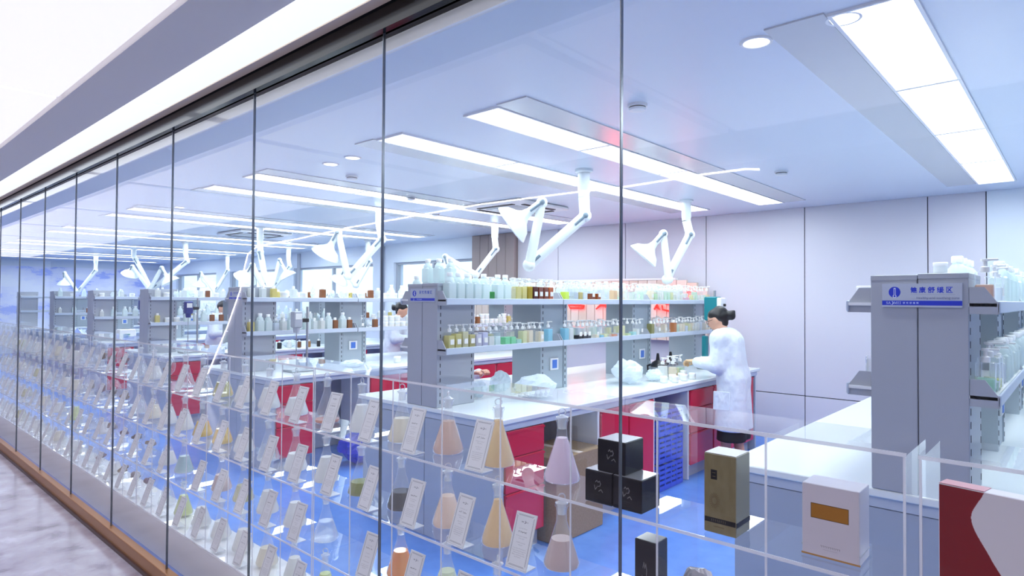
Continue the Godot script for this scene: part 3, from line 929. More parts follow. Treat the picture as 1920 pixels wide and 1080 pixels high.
func liquid_mat(c: Color, a: float) -> Material:
	var key := "lm%s%.2f" % [c.to_html(), a]
	if not cache.has(key):
		cache[key] = milk(c, 0.18) if a >= 1.0 else clear(c, a, 0.06)
	return cache[key]

# letter: [colour, fill, opacity, words]
const LIQ := {
	"w": [Color(0.95, 0.95, 0.94), 0.52, 1.0, "half full of white lotion"], "W": [Color(0.94, 0.94, 0.93), 0.66, 1.0, "mostly full of white lotion"],
	"c": [Color(0.94, 0.92, 0.86), 0.55, 1.0, "half full of cream-coloured lotion"], "p": [Color(0.92, 0.86, 0.90), 0.80, 1.0, "full of pale pink lotion"],
	"t": [Color(0.88, 0.79, 0.74), 0.70, 1.0, "mostly full of tan lotion"], "b": [Color(0.83, 0.76, 0.74), 0.52, 1.0, "half full of taupe lotion"],
	"e": [Color(0.96, 0.89, 0.83), 0.66, 1.0, "mostly full of peach lotion"], "a": [Color(0.95, 0.86, 0.69), 0.92, 1.0, "brimming with amber-tan lotion"],
	"k": [Color(0.01, 0.01, 0.012), 0.42, 0.999, "half full of black liquid"], "g": [Color(0.55, 0.58, 0.08), 0.30, 0.85, "with a little olive-green liquid"],
	"y": [Color(0.92, 0.76, 0.04), 0.52, 0.8, "half full of yellow oil"], "Y": [Color(0.84, 0.80, 0.36), 0.5, 0.55, "half full of pale yellow oil"],
	"o": [Color(1.0, 0.62, 0.05), 0.58, 0.85, "half full of orange liquid"], "l": [Color(0.87, 0.92, 0.58), 0.70, 0.9, "mostly full of pale lime liquid"],
	"L": [Color(0.90, 0.92, 0.82), 0.62, 1.0, "mostly full of pale greenish lotion"], "n": [Color(0.90, 0.94, 0.95), 0.5, 0.16, "half full of clear water"],
	"h": [Color(0.72, 0.84, 0.82), 0.6, 0.7, "half full of pale aqua liquid"], "r": [Color(0.86, 0.50, 0.30), 0.08, 0.7, "with a trace of orange liquid"],
}

func flask(ch: String, at: Vector3, tier: int) -> void:
	var l: Array = LIQ[ch]
	var nm := "stoppered conical flask %s %s" % [l[3], TIER[tier]]
	var t := thing("conical_flask", nm, "flask", at, rng.randf() * TAU, nm)
	if not cache.has("flask"):
		cache.flask = G.new().lathe(FLASK, 26).done()
		var s := G.new().lathe([[0.0, 0.168], [0.013, 0.168], [0.0145, 0.196], [0.021, 0.202], [0.0215, 0.206], [0.012, 0.210], [0.006, 0.214], [0.0, 0.214]], 18)
		var ring := []
		for k in 14: ring.append(Vector3(cos(TAU * k / 14) * 0.0125, 0.222 + sin(TAU * k / 14) * 0.0125, 0))
		s.tube(ring, 0.0024, 6, true)
		cache.stopper = s.done()
	obj("glass_body", cache.flask, M.flask, t)
	obj("liquid", liquid_mesh(clampf(l[1] + rng.randf_range(-0.03, 0.03), 0.08, 0.95)), liquid_mat(l[0], l[2]), t)
	obj("stopper", cache.stopper, M.stopper, t)

func dome(at: Vector3, tier: int, c: Color, words: String) -> void:
	var nm := "egg-shaped glass dome holding %s %s" % [words, TIER[tier]]
	var t := thing("glass_dome", nm, "glass dome", at, 0.0, nm)
	if not cache.has("dome"):
		cache.dome = G.new().lathe([[0.030, 0.055], [0.052, 0.085], [0.058, 0.12], [0.050, 0.16], [0.032, 0.19], [0.0, 0.203]], 22).done()
		cache.dome_stand = G.new().lathe([[0.0, 0.0], [0.034, 0.0], [0.036, 0.006], [0.016, 0.014], [0.014, 0.045], [0.030, 0.058], [0.0, 0.058]], 20).done()
	obj("glass", cache.dome, M.flask, t)
	obj("stand", cache.dome_stand, M.stopper, t)
	var g := G.new()
	for k in 9:
		var a := rng.randf() * TAU
		var r := rng.randf() * 0.028
		g.ball(Vector3(cos(a) * r, 0.078 + rng.randf() * 0.036, sin(a) * r), rng.randf_range(0.012, 0.02), 8, Vector3(1, rng.randf_range(0.5, 0.9), 1), Basis(Vector3(1, 0, 0.3).normalized(), rng.randf()))
	obj("herbs", g, mat(c, 0.8), t)

func card_image(n: int) -> Image:
	var im := Image.create(200, 400, false, Image.FORMAT_RGB8)
	im.fill(Color(0.90, 0.91, 0.92))
	var ink := Color(0.42, 0.43, 0.46)
	for r in [[14, 2], [20, 2]]:
		var a: int = r[0]
		for e in [[a + 10, a, 180 - 2 * a, r[1]], [a + 10, 398 - a, 180 - 2 * a, r[1]], [a, a + 10, r[1], 380 - 2 * a], [198 - a, a + 10, r[1], 380 - 2 * a]]:
			im.fill_rect(Rect2i(e[0], e[1], e[2], e[3]), ink)
	disc(im, Vector2(101, 66), 11, ink)
	disc(im, Vector2(95, 65), 10, Color(0.90, 0.91, 0.92))
	for k in 3:
		stroke(im, [[0, 0], [3, -8], [6, 0]], Vector2(68 + k * 8, 70), 1, 2, ink)
		stroke(im, [[0, -8], [0, 0]], Vector2(116 + k * 8, 70), 1, 2, ink)
	var r2 := RandomNumberGenerator.new()
	r2.seed = 100 + n
	var lines := [[112, 96, 7, 0.55], [134, 110, 12, 0.2], [168, 120, 7, 0.5], [184, 70, 7, 0.5], [214, 96, 7, 0.5], [230, 60, 7, 0.5], [258, 132, 7, 0.5], [273, 136, 7, 0.5], [288, 128, 7, 0.5], [303, 134, 7, 0.5], [318, 90, 7, 0.5]]
	for l in lines:
		if r2.randf() < 0.1: continue
		var w: int = int(l[1] * r2.randf_range(0.75, 1.0))
		var x := 100 - w / 2
		var h: int = l[2]
		while x < 100 + w / 2 - h:
			var c := Color(0.9, 0.91, 0.92).lerp(Color(0.2, 0.21, 0.24), 1.0 - l[3])
			for s in 4:
				var p := Vector2(r2.randf(), r2.randf()) * h
				var q := p + (Vector2(h * 0.7, 0) if s % 2 else Vector2(0, h * 0.7))
				stroke(im, [[p.x, p.y], [minf(q.x, h), minf(q.y, h)]], Vector2(x, l[0]), 1, 1.0 + h / 9.0, c)
			x += h + 2
	return im

func card(at: Vector3, tier: int, about: String, v: int, turn := 0.0) -> void:
	var nm := "printed card leaning before the %s %s" % [about, TIER[tier]]
	var t := thing("card_stand", nm, "card", at, turn, nm)
	if not cache.has("card"):
		var w := 0.086
		var h := 0.172
		var tilt := Basis(Vector3.RIGHT, deg_to_rad(-20.0))
		var o := Vector3(0, 0.004, 0.0)
		cache.card = G.new().rbox(o + tilt * Vector3(0, h / 2, -0.002), Vector3(w, h, 0.004), 0.001, tilt).done()
		var q := G.new()
		q.quad(o + tilt * Vector3(-w / 2 + 0.001, 0.001, 0.0004), o + tilt * Vector3(w / 2 - 0.001, 0.001, 0.0004), o + tilt * Vector3(w / 2 - 0.001, h - 0.001, 0.0004), o + tilt * Vector3(-w / 2 + 0.001, h - 0.001, 0.0004), tilt * Vector3.BACK)
		cache.card_print = q.done()
		cache.card_foot = G.new().rbox(Vector3(0, 0.002, -0.025), Vector3(w, 0.004, 0.055), 0.001).done()
		for n in 4: cache["card%d" % n] = printed(card_image(n), 0.35)
	obj("sheet", cache.card, M.paper, t)
	obj("print", cache.card_print, cache["card%d" % v], t)
	obj("foot", cache.card_foot, M.edge, t)

func sheet(c: Vector3, u: Vector3, w: Vector3) -> G:      # a clear sheet; its polished edge gives the thickness
	var g := G.new()
	g.quad(c - u - w, c + u - w, c + u + w, c - u + w, u.cross(w).normalized())
	return g

func display_rack() -> void:
	# white plinth cabinet below
	var pl := thing("display_plinth", "long low white plinth under the acrylic display rack", "plinth", Vector3(-9.0, 0, -0.24))
	for k in 10:
		obj("front_board", G.new().rbox(Vector3(7.6 + 2.0 - 2.4 * k, LEVEL[4] / 2 - 0.004, 0.112), Vector3(2.396, LEVEL[4] - 0.01, 0.018), 0.002), M.white, pl)
	obj("carcass", G.new().box(Vector3(-0.9, LEVEL[4] / 2 - 0.006, -0.012), Vector3(23.0, LEVEL[4] - 0.014, 0.225)), M.white, pl)
	var secs := ["holding product boxes and pale lotion flasks", "of white lotion flasks and yellow oil flasks", "of flasks and egg-shaped glass domes", "of flasks next to the section of glass domes", "of flasks two sections past the glass domes"]
	for u in range(-1, 5):
		var xa: float = RACK_X - 8 * CELL * u - (0.004 if u >= 0 else -0.002)
		var cells := 8
		if u == -1:
			cells = 3
			xa = RACK_X + 3 * CELL + 0.01
		var xb: float = xa - cells * CELL + 0.006
		var t := thing("acrylic_rack", "clear acrylic display rack section " + (secs[u] if u >= 0 else "around the red and white box"), "display rack", Vector3((xa + xb) / 2, 0, -0.24))
		var w := xa - xb
		for lv in 5:
			if u == -1 and (lv == 1 or lv == 3): continue
			var b := obj("shelf", sheet(Vector3(0, LEVEL[lv] - 0.001, 0), Vector3(w / 2, 0, 0), Vector3(0, 0, 0.118)), M.acrylic, t)
			obj("polished_edge", G.new().box(Vector3(0, LEVEL[lv] - 0.004, 0.1195), Vector3(w, 0.008, 0.003)), M.edge, b)
		for k in cells + 1:
			var end := k == 0 or k == cells
			if u == -1 and not end: continue
			for lv in 4:
				if u == -1 and lv % 2 == 1: continue
				var lo: float = LEVEL[lv + (2 if u == -1 else 1)] + 0.001
				var hi: float = LEVEL[lv] - 0.009
				var x: float = w / 2 - k * w / cells + (-0.004 if k == 0 else (0.004 if k == cells else 0.0))
				var d := obj("divider", sheet(Vector3(x, (lo + hi) / 2, 0), Vector3(0, 0, 0.117), Vector3(0, (hi - lo) / 2, 0)), M.acrylic, t)
				obj("polished_edge", G.new().box(Vector3(x, (lo + hi) / 2, 0.1185), Vector3(0.005, hi - lo, 0.003)), M.edge, d)
	# what stands in the cells, from the cell next to the product boxes on
	var rows := [
		"   patcWrwWwYnnDwnDDDnnwncnnwnnYwnnw",
		"   baekgWwnwyyWWcnDDDDncwnnwYnncnnwn",
		"    eLo nWWYb hwDDDDwnnlnwncnnYwnnwn",
		"    tecYlWcWwWlnDDDwDnnwncnnwnnYnwnn",
	]
	var herbs := [[Color(0.50, 0.38, 0.16), "dried brown roots"], [Color(0.36, 0.27, 0.12), "dark brown bark"], [Color(0.45, 0.30, 0.30), "reddish-purple herbs"], [Color(0.55, 0.48, 0.42), "pale grey-brown herbs"]]
	for r in 4:
		for k in rows[r].length():
			var ch: String = rows[r][k]
			if ch == " ": continue
			var x: float = RACK_X - CELL * (k + 0.5)
			var y: float = LEVEL[r + 1] + 0.001
			if ch == "D":
				var hb: Array = herbs[(k + r * 2) % 4]
				dome(Vector3(x + 0.02, y, -0.245), r, hb[0], hb[1])
				card(Vector3(x - 0.075, y, -0.140), r, "dome of " + hb[1], k % 4, rng.randf_range(-0.06, 0.06))
			else:
				flask(ch, Vector3(x + (0.02 if k > 4 else 0.0), y, -0.262), r)
				if k == 3 and r == 0: continue
				var cx: float = x - (0.075 if k > 4 else (0.0 if r == 0 else 0.09))
				card(Vector3(cx, y, -0.138), r, "flask " + LIQ[ch][3], k % 4, rng.randf_range(-0.06, 0.06))
	products()

func carton(label: String, at: Vector3, s: Vector3, front: Material, side: Material, turn := 0.0) -> Node3D:
	var t := thing("product_box", label, "box", at, turn)
	obj("carton", G.new().rbox(Vector3(0, s.y / 2, 0), s, 0.0025), side, t)
	var q := G.new()
	q.quad(Vector3(-s.x / 2 + 0.002, 0.002, s.z / 2 + 0.0004), Vector3(s.x / 2 - 0.002, 0.002, s.z / 2 + 0.0004), Vector3(s.x / 2 - 0.002, s.y - 0.002, s.z / 2 + 0.0004), Vector3(-s.x / 2 + 0.002, s.y - 0.002, s.z / 2 + 0.0004), Vector3.BACK)
	obj("front_print", q, front, t)
	return t

func products() -> void:
	# black boxes with a faint silver emblem
	var im := Image.create(160, 160, false, Image.FORMAT_RGB8)
	im.fill(Color(0.035, 0.035, 0.035))
	var s := Color(0.42, 0.42, 0.42)
	stroke(im, [[0, 8], [6, 0], [12, 8], [18, 2], [24, 12], [20, 22], [10, 24]], Vector2(64, 44), 1.3, 4, s)
	stroke(im, [[0, 0], [4, 16], [12, 6]], Vector2(56, 72), 1.4, 4, s)
	stroke(im, [[0, 10], [10, 2], [18, 12]], Vector2(84, 86), 1.3, 4, s)
	stroke(im, [[0, 0], [34, 2]], Vector2(60, 118), 1, 2, Color(0.2, 0.2, 0.2))
	var bf := printed(im, 0.16)
	var side := mat(Color(0.05, 0.055, 0.055), 0.12)
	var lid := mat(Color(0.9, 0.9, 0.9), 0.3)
	var y: float = LEVEL[1] + 0.001
	var bx := RACK_X - CELL * 2.5
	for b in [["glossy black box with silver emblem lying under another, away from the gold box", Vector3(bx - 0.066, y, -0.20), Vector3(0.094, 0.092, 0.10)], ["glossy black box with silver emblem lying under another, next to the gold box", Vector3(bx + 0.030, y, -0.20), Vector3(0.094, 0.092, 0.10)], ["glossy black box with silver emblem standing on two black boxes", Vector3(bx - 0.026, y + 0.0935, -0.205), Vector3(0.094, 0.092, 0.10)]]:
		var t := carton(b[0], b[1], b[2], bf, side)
		obj("top_panel", G.new().box(Vector3(0, b[2].y + 0.0006, 0), Vector3(b[2].x - 0.004, 0.001, b[2].z - 0.004)), mat(Color(0.75, 0.76, 0.77), 0.18, 0.6), t)  # wrap film on the black top; ceiling light glare put into its pale colour
	carton("tall narrow glossy black box with silver emblem on the second tier", Vector3(bx + 0.095, LEVEL[2] + 0.001, -0.17), Vector3(0.065, 0.215, 0.065), bf, side)
	# gold box
	var g := Image.create(128, 256, false, Image.FORMAT_RGB8)
	var n := FastNoiseLite.new()
	n.seed = 3
	n.frequency = 0.02
	for yy in 256:
		for xx in 128:
			g.set_pixel(xx, yy, Color(0.45, 0.41, 0.27).lerp(Color(0.53, 0.49, 0.36), n.get_noise_2d(xx, yy * 0.5) * 0.5 + 0.5))
	g.fill_rect(Rect2i(26, 50, 26, 32), Color(0.07, 0.065, 0.05))
	stroke(g, [[0, 0], [12, 0]], Vector2(33, 60), 1, 2, Color(0.4, 0.36, 0.24))
	stroke(g, [[0, 0], [12, 0]], Vector2(33, 72), 1, 2, Color(0.4, 0.36, 0.24))
	for k in 20:
		var a := TAU * k / 20
		stroke(g, [[cos(a) * 10, sin(a) * 12], [cos(a + 0.4) * 21, sin(a + 0.4) * 25]], Vector2(42, 152), 1, 2, Color(0.40, 0.35, 0.22))
	g.fill_rect(Rect2i(0, 208, 128, 16), Color(0.06, 0.06, 0.05))
	stroke(g, [[0, 0], [40, 0]], Vector2(40, 236), 1, 3, Color(0.40, 0.35, 0.22))
	for k in 8: stroke(g, [[0, 0], [0, 6]], Vector2(30 + k * 8, 213), 1, 2, Color(0.4, 0.38, 0.3))
	var gt := carton("tall gold box with a small black emblem and dark band", Vector3(RACK_X - CELL * 1.46, y, -0.20), Vector3(0.085, 0.200, 0.085), printed(g, 0.22), mat(Color(0.62, 0.61, 0.52), 0.2, 0.25))
	obj("band", G.new().box(Vector3(0.0428, 0.031, 0), Vector3(0.001, 0.012, 0.084)), M.black, gt)
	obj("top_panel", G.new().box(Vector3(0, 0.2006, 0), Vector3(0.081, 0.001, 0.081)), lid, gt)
	# white box with an ochre label
	var w := Image.create(200, 256, false, Image.FORMAT_RGB8)
	w.fill(Color(0.80, 0.78, 0.81))
	w.fill_rect(Rect2i(30, 66, 136, 54), Color(0.30, 0.2, 0.06))
	w.fill_rect(Rect2i(32, 68, 132, 50), Color(0.64, 0.42, 0.09))
	for k in 9: stroke(w, [[0, 0], [4, 0], [4, 5]], Vector2(66 + k * 8, 215), 1, 2, Color(0.6, 0.58, 0.6))
	stroke(w, [[0, 0], [50, 0]], Vector2(76, 228), 1, 1, Color(0.66, 0.64, 0.66))
	var wt := carton("white box with a plain ochre label on its front", Vector3(RACK_X - CELL * 0.58, y, -0.222), Vector3(0.122, 0.166, 0.085), printed(w, 0.35), mat(Color(0.86, 0.85, 0.88), 0.3))
	obj("gold_line", G.new().box(Vector3(0, 0.003, 0.0428), Vector3(0.124, 0.004, 0.001)), mat(Color(0.68, 0.50, 0.26), 0.35), wt)
	obj("lid_seam", G.new().box(Vector3(0, 0.022, 0), Vector3(0.1254, 0.001, 0.0854)), M.grey, wt)
	# large red and white box at the end
	var rw := Image.create(360, 480, false, Image.FORMAT_RGB8)
	rw.fill(Color(0.84, 0.82, 0.84))
	for yy in 480:
		var q := yy / 480.0
		var knots := [[-0.1, 100.0], [0.0, 80.0], [0.12, 58.0], [0.27, 92.0], [0.40, 128.0], [0.55, 140.0], [0.8, 105.0], [1.0, 120.0], [1.1, 140.0]]
		var edge := 80.0
		for k in range(1, 7):
			if q >= knots[k][0] and q <= knots[k + 1][0]: edge = cubic_interpolate(knots[k][1], knots[k + 1][1], knots[k - 1][1], knots[k + 2][1], (q - knots[k][0]) / (knots[k + 1][0] - knots[k][0]))
		rw.fill_rect(Rect2i(0, yy, int(edge), 1), Color(0.50, 0.045, 0.075))
	for k in 12: 
		stroke(rw, [[0, 0], [150 - (k * 37) % 60, 0]], Vector2(160, 190 + k * 12), 1, 2, Color(0.62, 0.58, 0.6))
	rw.fill_rect(Rect2i(160, 345, 190, 8), Color(0.66, 0.25, 0.28))
	for k in 8: stroke(rw, [[0, 0], [170 - (k * 53) % 70, 0]], Vector2(160, 372 + k * 12), 1, 2, Color(0.64, 0.6, 0.62))
	var a := px(1759, 905, 1.335)
	var turn := deg_to_rad(-11.0)
	var size := Vector3(0.36, a.y - LEVEL[2] - 0.001, 0.045)
	var rt := carton("large flat box with a red wave down its white front", Vector3(a.x, LEVEL[2] + 0.001, a.z) + Basis(Vector3.UP, turn) * Vector3(size.x / 2, 0, -size.z / 2), size, printed(rw, 0.4), mat(Color(0.88, 0.86, 0.88), 0.4), turn)
	obj("red_edge", G.new().box(Vector3(-size.x / 2 + 0.041, size.y + 0.0006, 0), Vector3(0.080, 0.001, size.z - 0.002)), mat(Color(0.80, 0.52, 0.58), 0.4), rt)
	# a crumpled silver pouch on the second tier
	var pouch := blob(Vector3(0.075, 0.085, 0.028), 0.34, 11)
	var po := obj("silver_pouch", pouch, mat(Color(0.80, 0.80, 0.82), 0.3, 0.4))
	po.position = Vector3(RACK_X - CELL * 1.75, LEVEL[2] + 0.080, -0.22)
	tag(po, "crumpled silver foil pouch on the second tier below the gold box", "pouch")

func blob(r: Vector3, rough: float, seed_: int, seg := 26) -> ArrayMesh:
	var n := FastNoiseLite.new()
	n.seed = seed_
	n.noise_type = FastNoiseLite.TYPE_CELLULAR
	n.cellular_return_type = FastNoiseLite.RETURN_DISTANCE
	n.frequency = 1.6
	n.fractal_type = FastNoiseLite.FRACTAL_NONE
	var g := G.new()
	var p := []
	var half := seg / 2
	for i in half + 1:
		var row := []
		for k in seg + 1:
			var th := PI * i / half
			var ph := TAU * (k % seg) / seg
			var d := Vector3(sin(th) * cos(ph), cos(th), sin(th) * sin(ph))
			var s := 1.0 + rough * (n.get_noise_3dv(d) * 1.0 + 0.3 * n.get_noise_3dv(d * 2.7))
			var q := d * s * r
			q.y = maxf(q.y, -r.y * 0.85)
			row.append(q)
		p.append(row)
	for i in half:
		for k in seg:
			for tr in [[[0, 0], [1, 0], [1, 1]], [[0, 0], [1, 1], [0, 1]]]:
				var a: Vector3 = p[i + tr[0][0]][k + tr[0][1]]; var b: Vector3 = p[i + tr[1][0]][k + tr[1][1]]; var c: Vector3 = p[i + tr[2][0]][k + tr[2][1]]
				var nn := (b - a).cross(c - a)
				if nn.length() < 1e-9: continue
				nn = nn.normalized() * signf(nn.dot(a + b + c))
				g.tri(a, b, c, nn, nn, nn)
	return g.done()

# ------------------------------------------------------------------ extraction arms on the ceiling
func arms() -> void:
	# pixels: ceiling mount, first joint, low joint, upper joint, hood rim centre; the distance comes from the ceiling
	var list := [
		[[1095, 318], [1099, 405], [992, 497], [1015, 383], [957, 424], "white jointed extraction arm with wide hood, over the middle of the woman's rack"],
		[[1287, 375], [1300, 440], [1250, 524], [1240, 440], [1203, 482], "white jointed extraction arm with hood, near the panelled wall"],
		[[712, 392], [721, 449], [655, 517], [638, 437], [611, 480], "white jointed extraction arm with hood, over the middle of the jar rack"],
		[[928, 421], [932, 467], [893, 515], [836, 482], [842, 512], "white jointed extraction arm over the wall end of the jar rack"],
		[[488, 425], [489, 473], [501, 545], [478, 498], [461, 524], "white jointed extraction arm over the third rack, partition side"],
		[[690, 450], [697, 490], [668, 535], [650, 505], [636, 528], "white jointed extraction arm over the third rack, window side"],
		[[348, 453], [354, 490], [287, 541], [308, 503], [322, 530], "white jointed extraction arm over the fourth rack, partition side"],
		[[541, 465], [546, 500], [514, 538], [527, 488], [543, 519], "white jointed extraction arm over the fourth rack, window side"],
		[[251, 466], [258, 486], [283, 541], [253, 500], [245, 516], "white jointed extraction arm over the fifth rack, partition side"],
		[[427, 478], [428, 507], [404, 545], [380, 512], [376, 537], "white jointed extraction arm over the fifth rack, window side"],
		[[180, 479], [179, 507], [148, 545], [126, 512], [124, 534], "white jointed extraction arm over the rack next to the mural"],
	]
	for l in list:
		var dep: float = (CEIL - EYE.y) * FOCAL / (561.0 + (l[0][0] - 960.0) * 0.006 - l[0][1])
		var m := px(l[0][0], l[0][1], dep)
		m.y = CEIL
		var t := thing("extraction_arm", l[5], "extraction arm", m)
		var P := []
		for k in range(1, 5): P.append(px(l[k][0], l[k][1], dep - (0.0 if k < 3 else 0.06)) - m)
		P[0].x = P[0].x * 0.5; P[0].z = P[0].z * 0.5
		var near := cam.basis.z
		var shift := near * 0.09
		obj("collar", G.new().lathe([[0.0, 0.0], [0.075, 0.0], [0.075, -0.02], [0.055, -0.03]], 20), M.arm, t)
		obj("post", G.new().lathe([[0.05, -0.02], [0.052, -0.19], [0.047, -0.20], [0.046, minf(-0.2, P[0].y * 0.6)]], 18).limb(Vector3(0, minf(-0.2, P[0].y * 0.6), 0), P[0], 0.046, 0.045).ball(P[0], 0.056, 14), M.arm, t)
		var A: Vector3 = P[0]
		var B: Vector3 = P[1] + shift * 0.0
		var C: Vector3 = P[2]
		var H: Vector3 = P[3]
		obj("upper_arm", G.new().limb(A, B, 0.046, 0.044).ball(B, 0.056, 14), M.arm, t)
		obj("lower_arm", G.new().limb(B + shift, C + shift, 0.042, 0.036).ball(B + shift, 0.05, 14).ball(C + shift, 0.048, 14), M.arm, t)
		var hx := H + shift * 0.5
		var ax: Vector3 = (hx - (C + shift)).normalized()
		var side := ax.cross(near).normalized()
		var hood := Basis(side, -ax, side.cross(-ax))
		var L: float = (hx - (C + shift)).length()
		obj("neck", G.new().limb(C + shift, C + shift + ax * (L * 0.6), 0.036, 0.034), M.arm, t)
		obj("hood", G.new().lathe([[0.172, 0.0], [0.178, 0.008], [0.165, 0.03], [0.135, 0.075], [0.075, 0.115], [0.045, 0.15], [0.036, 0.19]], 28, hx, hood).lathe([[0.036, 0.185], [0.043, 0.145], [0.072, 0.110], [0.130, 0.070], [0.160, 0.027], [0.172, 0.0]], 28, hx, hood), M.arm, t)
		for e in [[A, B, 0.0], [B, A, 0.0], [C + shift, C + shift + ax * 0.2, 0.0]]:
			var d: Vector3 = (e[1] - e[0]).normalized()
			var o: Vector3 = e[0] + near * 0.050
			obj("joint_lever", G.new().tube([o - d * 0.01, o + d * 0.12 - near * 0.006], 0.0125, 8).ball(o, 0.024, 10), M.arm_grey, t)

# ------------------------------------------------------------------ bottles, jugs and jars
func b_pump(c: Color, fill: float, a: float) -> Array:
	if c.get_luminance() > 0.42: c = c.lerp(Color(0.95, 0.96, 0.95), 0.35)
	if not cache.has("pb"):
		cache.pb = G.new().rbox(Vector3(0, 0.056, 0), Vector3(0.058, 0.112, 0.058), 0.006).done()
		var p := G.new().lathe([[0.0, 0.11], [0.014, 0.11], [0.014, 0.128], [0.006, 0.132], [0.0055, 0.148], [0.012, 0.150], [0.012, 0.158], [0.0, 0.159]], 14)
		p.rbox(Vector3(0.018, 0.155, 0), Vector3(0.044, 0.008, 0.011), 0.003)
		cache.pp = p.done()
	var key := "pl%.1f" % fill
	if not cache.has(key): cache[key] = G.new().rbox(Vector3(0, 0.003 + 0.105 * fill / 2, 0), Vector3(0.053, 0.105 * fill, 0.053), 0.004).done()
	return [["bottle_body", cache.pb, M.bottle], ["liquid", cache[key], liquid_mat(c, a)], ["pump", cache.pp, M.pump]]

func b_jug() -> Array:
	if not cache.has("jug"):
		cache.jug = G.new().rbox(Vector3(0, 0.06, 0), Vector3(0.074, 0.12, 0.078), 0.012).lathe([[0.0345, 0.112], [0.033, 0.135], [0.02, 0.152], [0.017, 0.156], [0.017, 0.165], [0.0, 0.165]], 16).done()
		cache.jugcap = G.new().lathe([[0.0, 0.160], [0.021, 0.160], [0.021, 0.184], [0.018, 0.187], [0.0, 0.187]], 16).done()
	return [["jug_body", cache.jug, M.frosted], ["cap", cache.jugcap, M.pump]]

func b_jar(m: Material) -> Array:
	if not cache.has("jar"):
		cache.jar = G.new().lathe([[0.0, 0.0], [0.036, 0.0], [0.039, 0.004], [0.039, 0.05], [0.0, 0.05]], 20).done()
		cache.jarlid = G.new().lathe([[0.0, 0.05], [0.041, 0.05], [0.042, 0.053], [0.042, 0.072], [0.039, 0.075], [0.0, 0.075]], 20).done()
		cache.jarband = G.new().lathe([[0.0392, 0.012], [0.0396, 0.012], [0.0396, 0.040], [0.0392, 0.040]], 20).done()
	return [["jar_body", cache.jar, M.milky], ["lid", cache.jarlid, M.pump], ["label_band", cache.jarband, m]]

func b_small(c: Color, a: float) -> Array:
	if not cache.has("sb"):
		cache.sb = G.new().rbox(Vector3(0, 0.05, 0), Vector3(0.056, 0.10, 0.056), 0.006).done()
		cache.sc = G.new().lathe([[0.0, 0.10], [0.016, 0.10], [0.016, 0.124], [0.013, 0.127], [0.0, 0.127]], 14).done()
	return [["bottle_body", cache.sb, liquid_mat(c, a)], ["cap", cache.sc, M.pump]]

func put(called: String, cat: String, label: String, parts: Array, at: Vector3, turn := 0.0, s := 1.0, sticker := false) -> void:
	var t := thing(called, label, cat, at, turn, label)
	if s != 1.0: t.scale = Vector3.ONE * s
	for p in parts: obj(p[0], p[1], p[2], t)
	if sticker:
		if not cache.has("stick"): cache.stick = G.new().box(Vector3(0.0298, 0.045, 0), Vector3(0.0012, 0.034, 0.034)).done()
		obj("sticker", cache.stick, M.paper, t)

const PALE := [[Color(0.90, 0.93, 0.90), "clear", 0.12], [Color(0.88, 0.88, 0.66), "pale yellow", 1.0], [Color(0.93, 0.94, 0.93), "white", 1.0], [Color(0.80, 0.90, 0.82), "pale green", 1.0], [Color(0.90, 0.93, 0.94), "clear", 0.12], [Color(0.93, 0.88, 0.78), "cream", 1.0], [Color(0.86, 0.90, 0.95), "pale blue", 1.0], [Color(0.90, 0.93, 0.90), "clear", 0.12]]

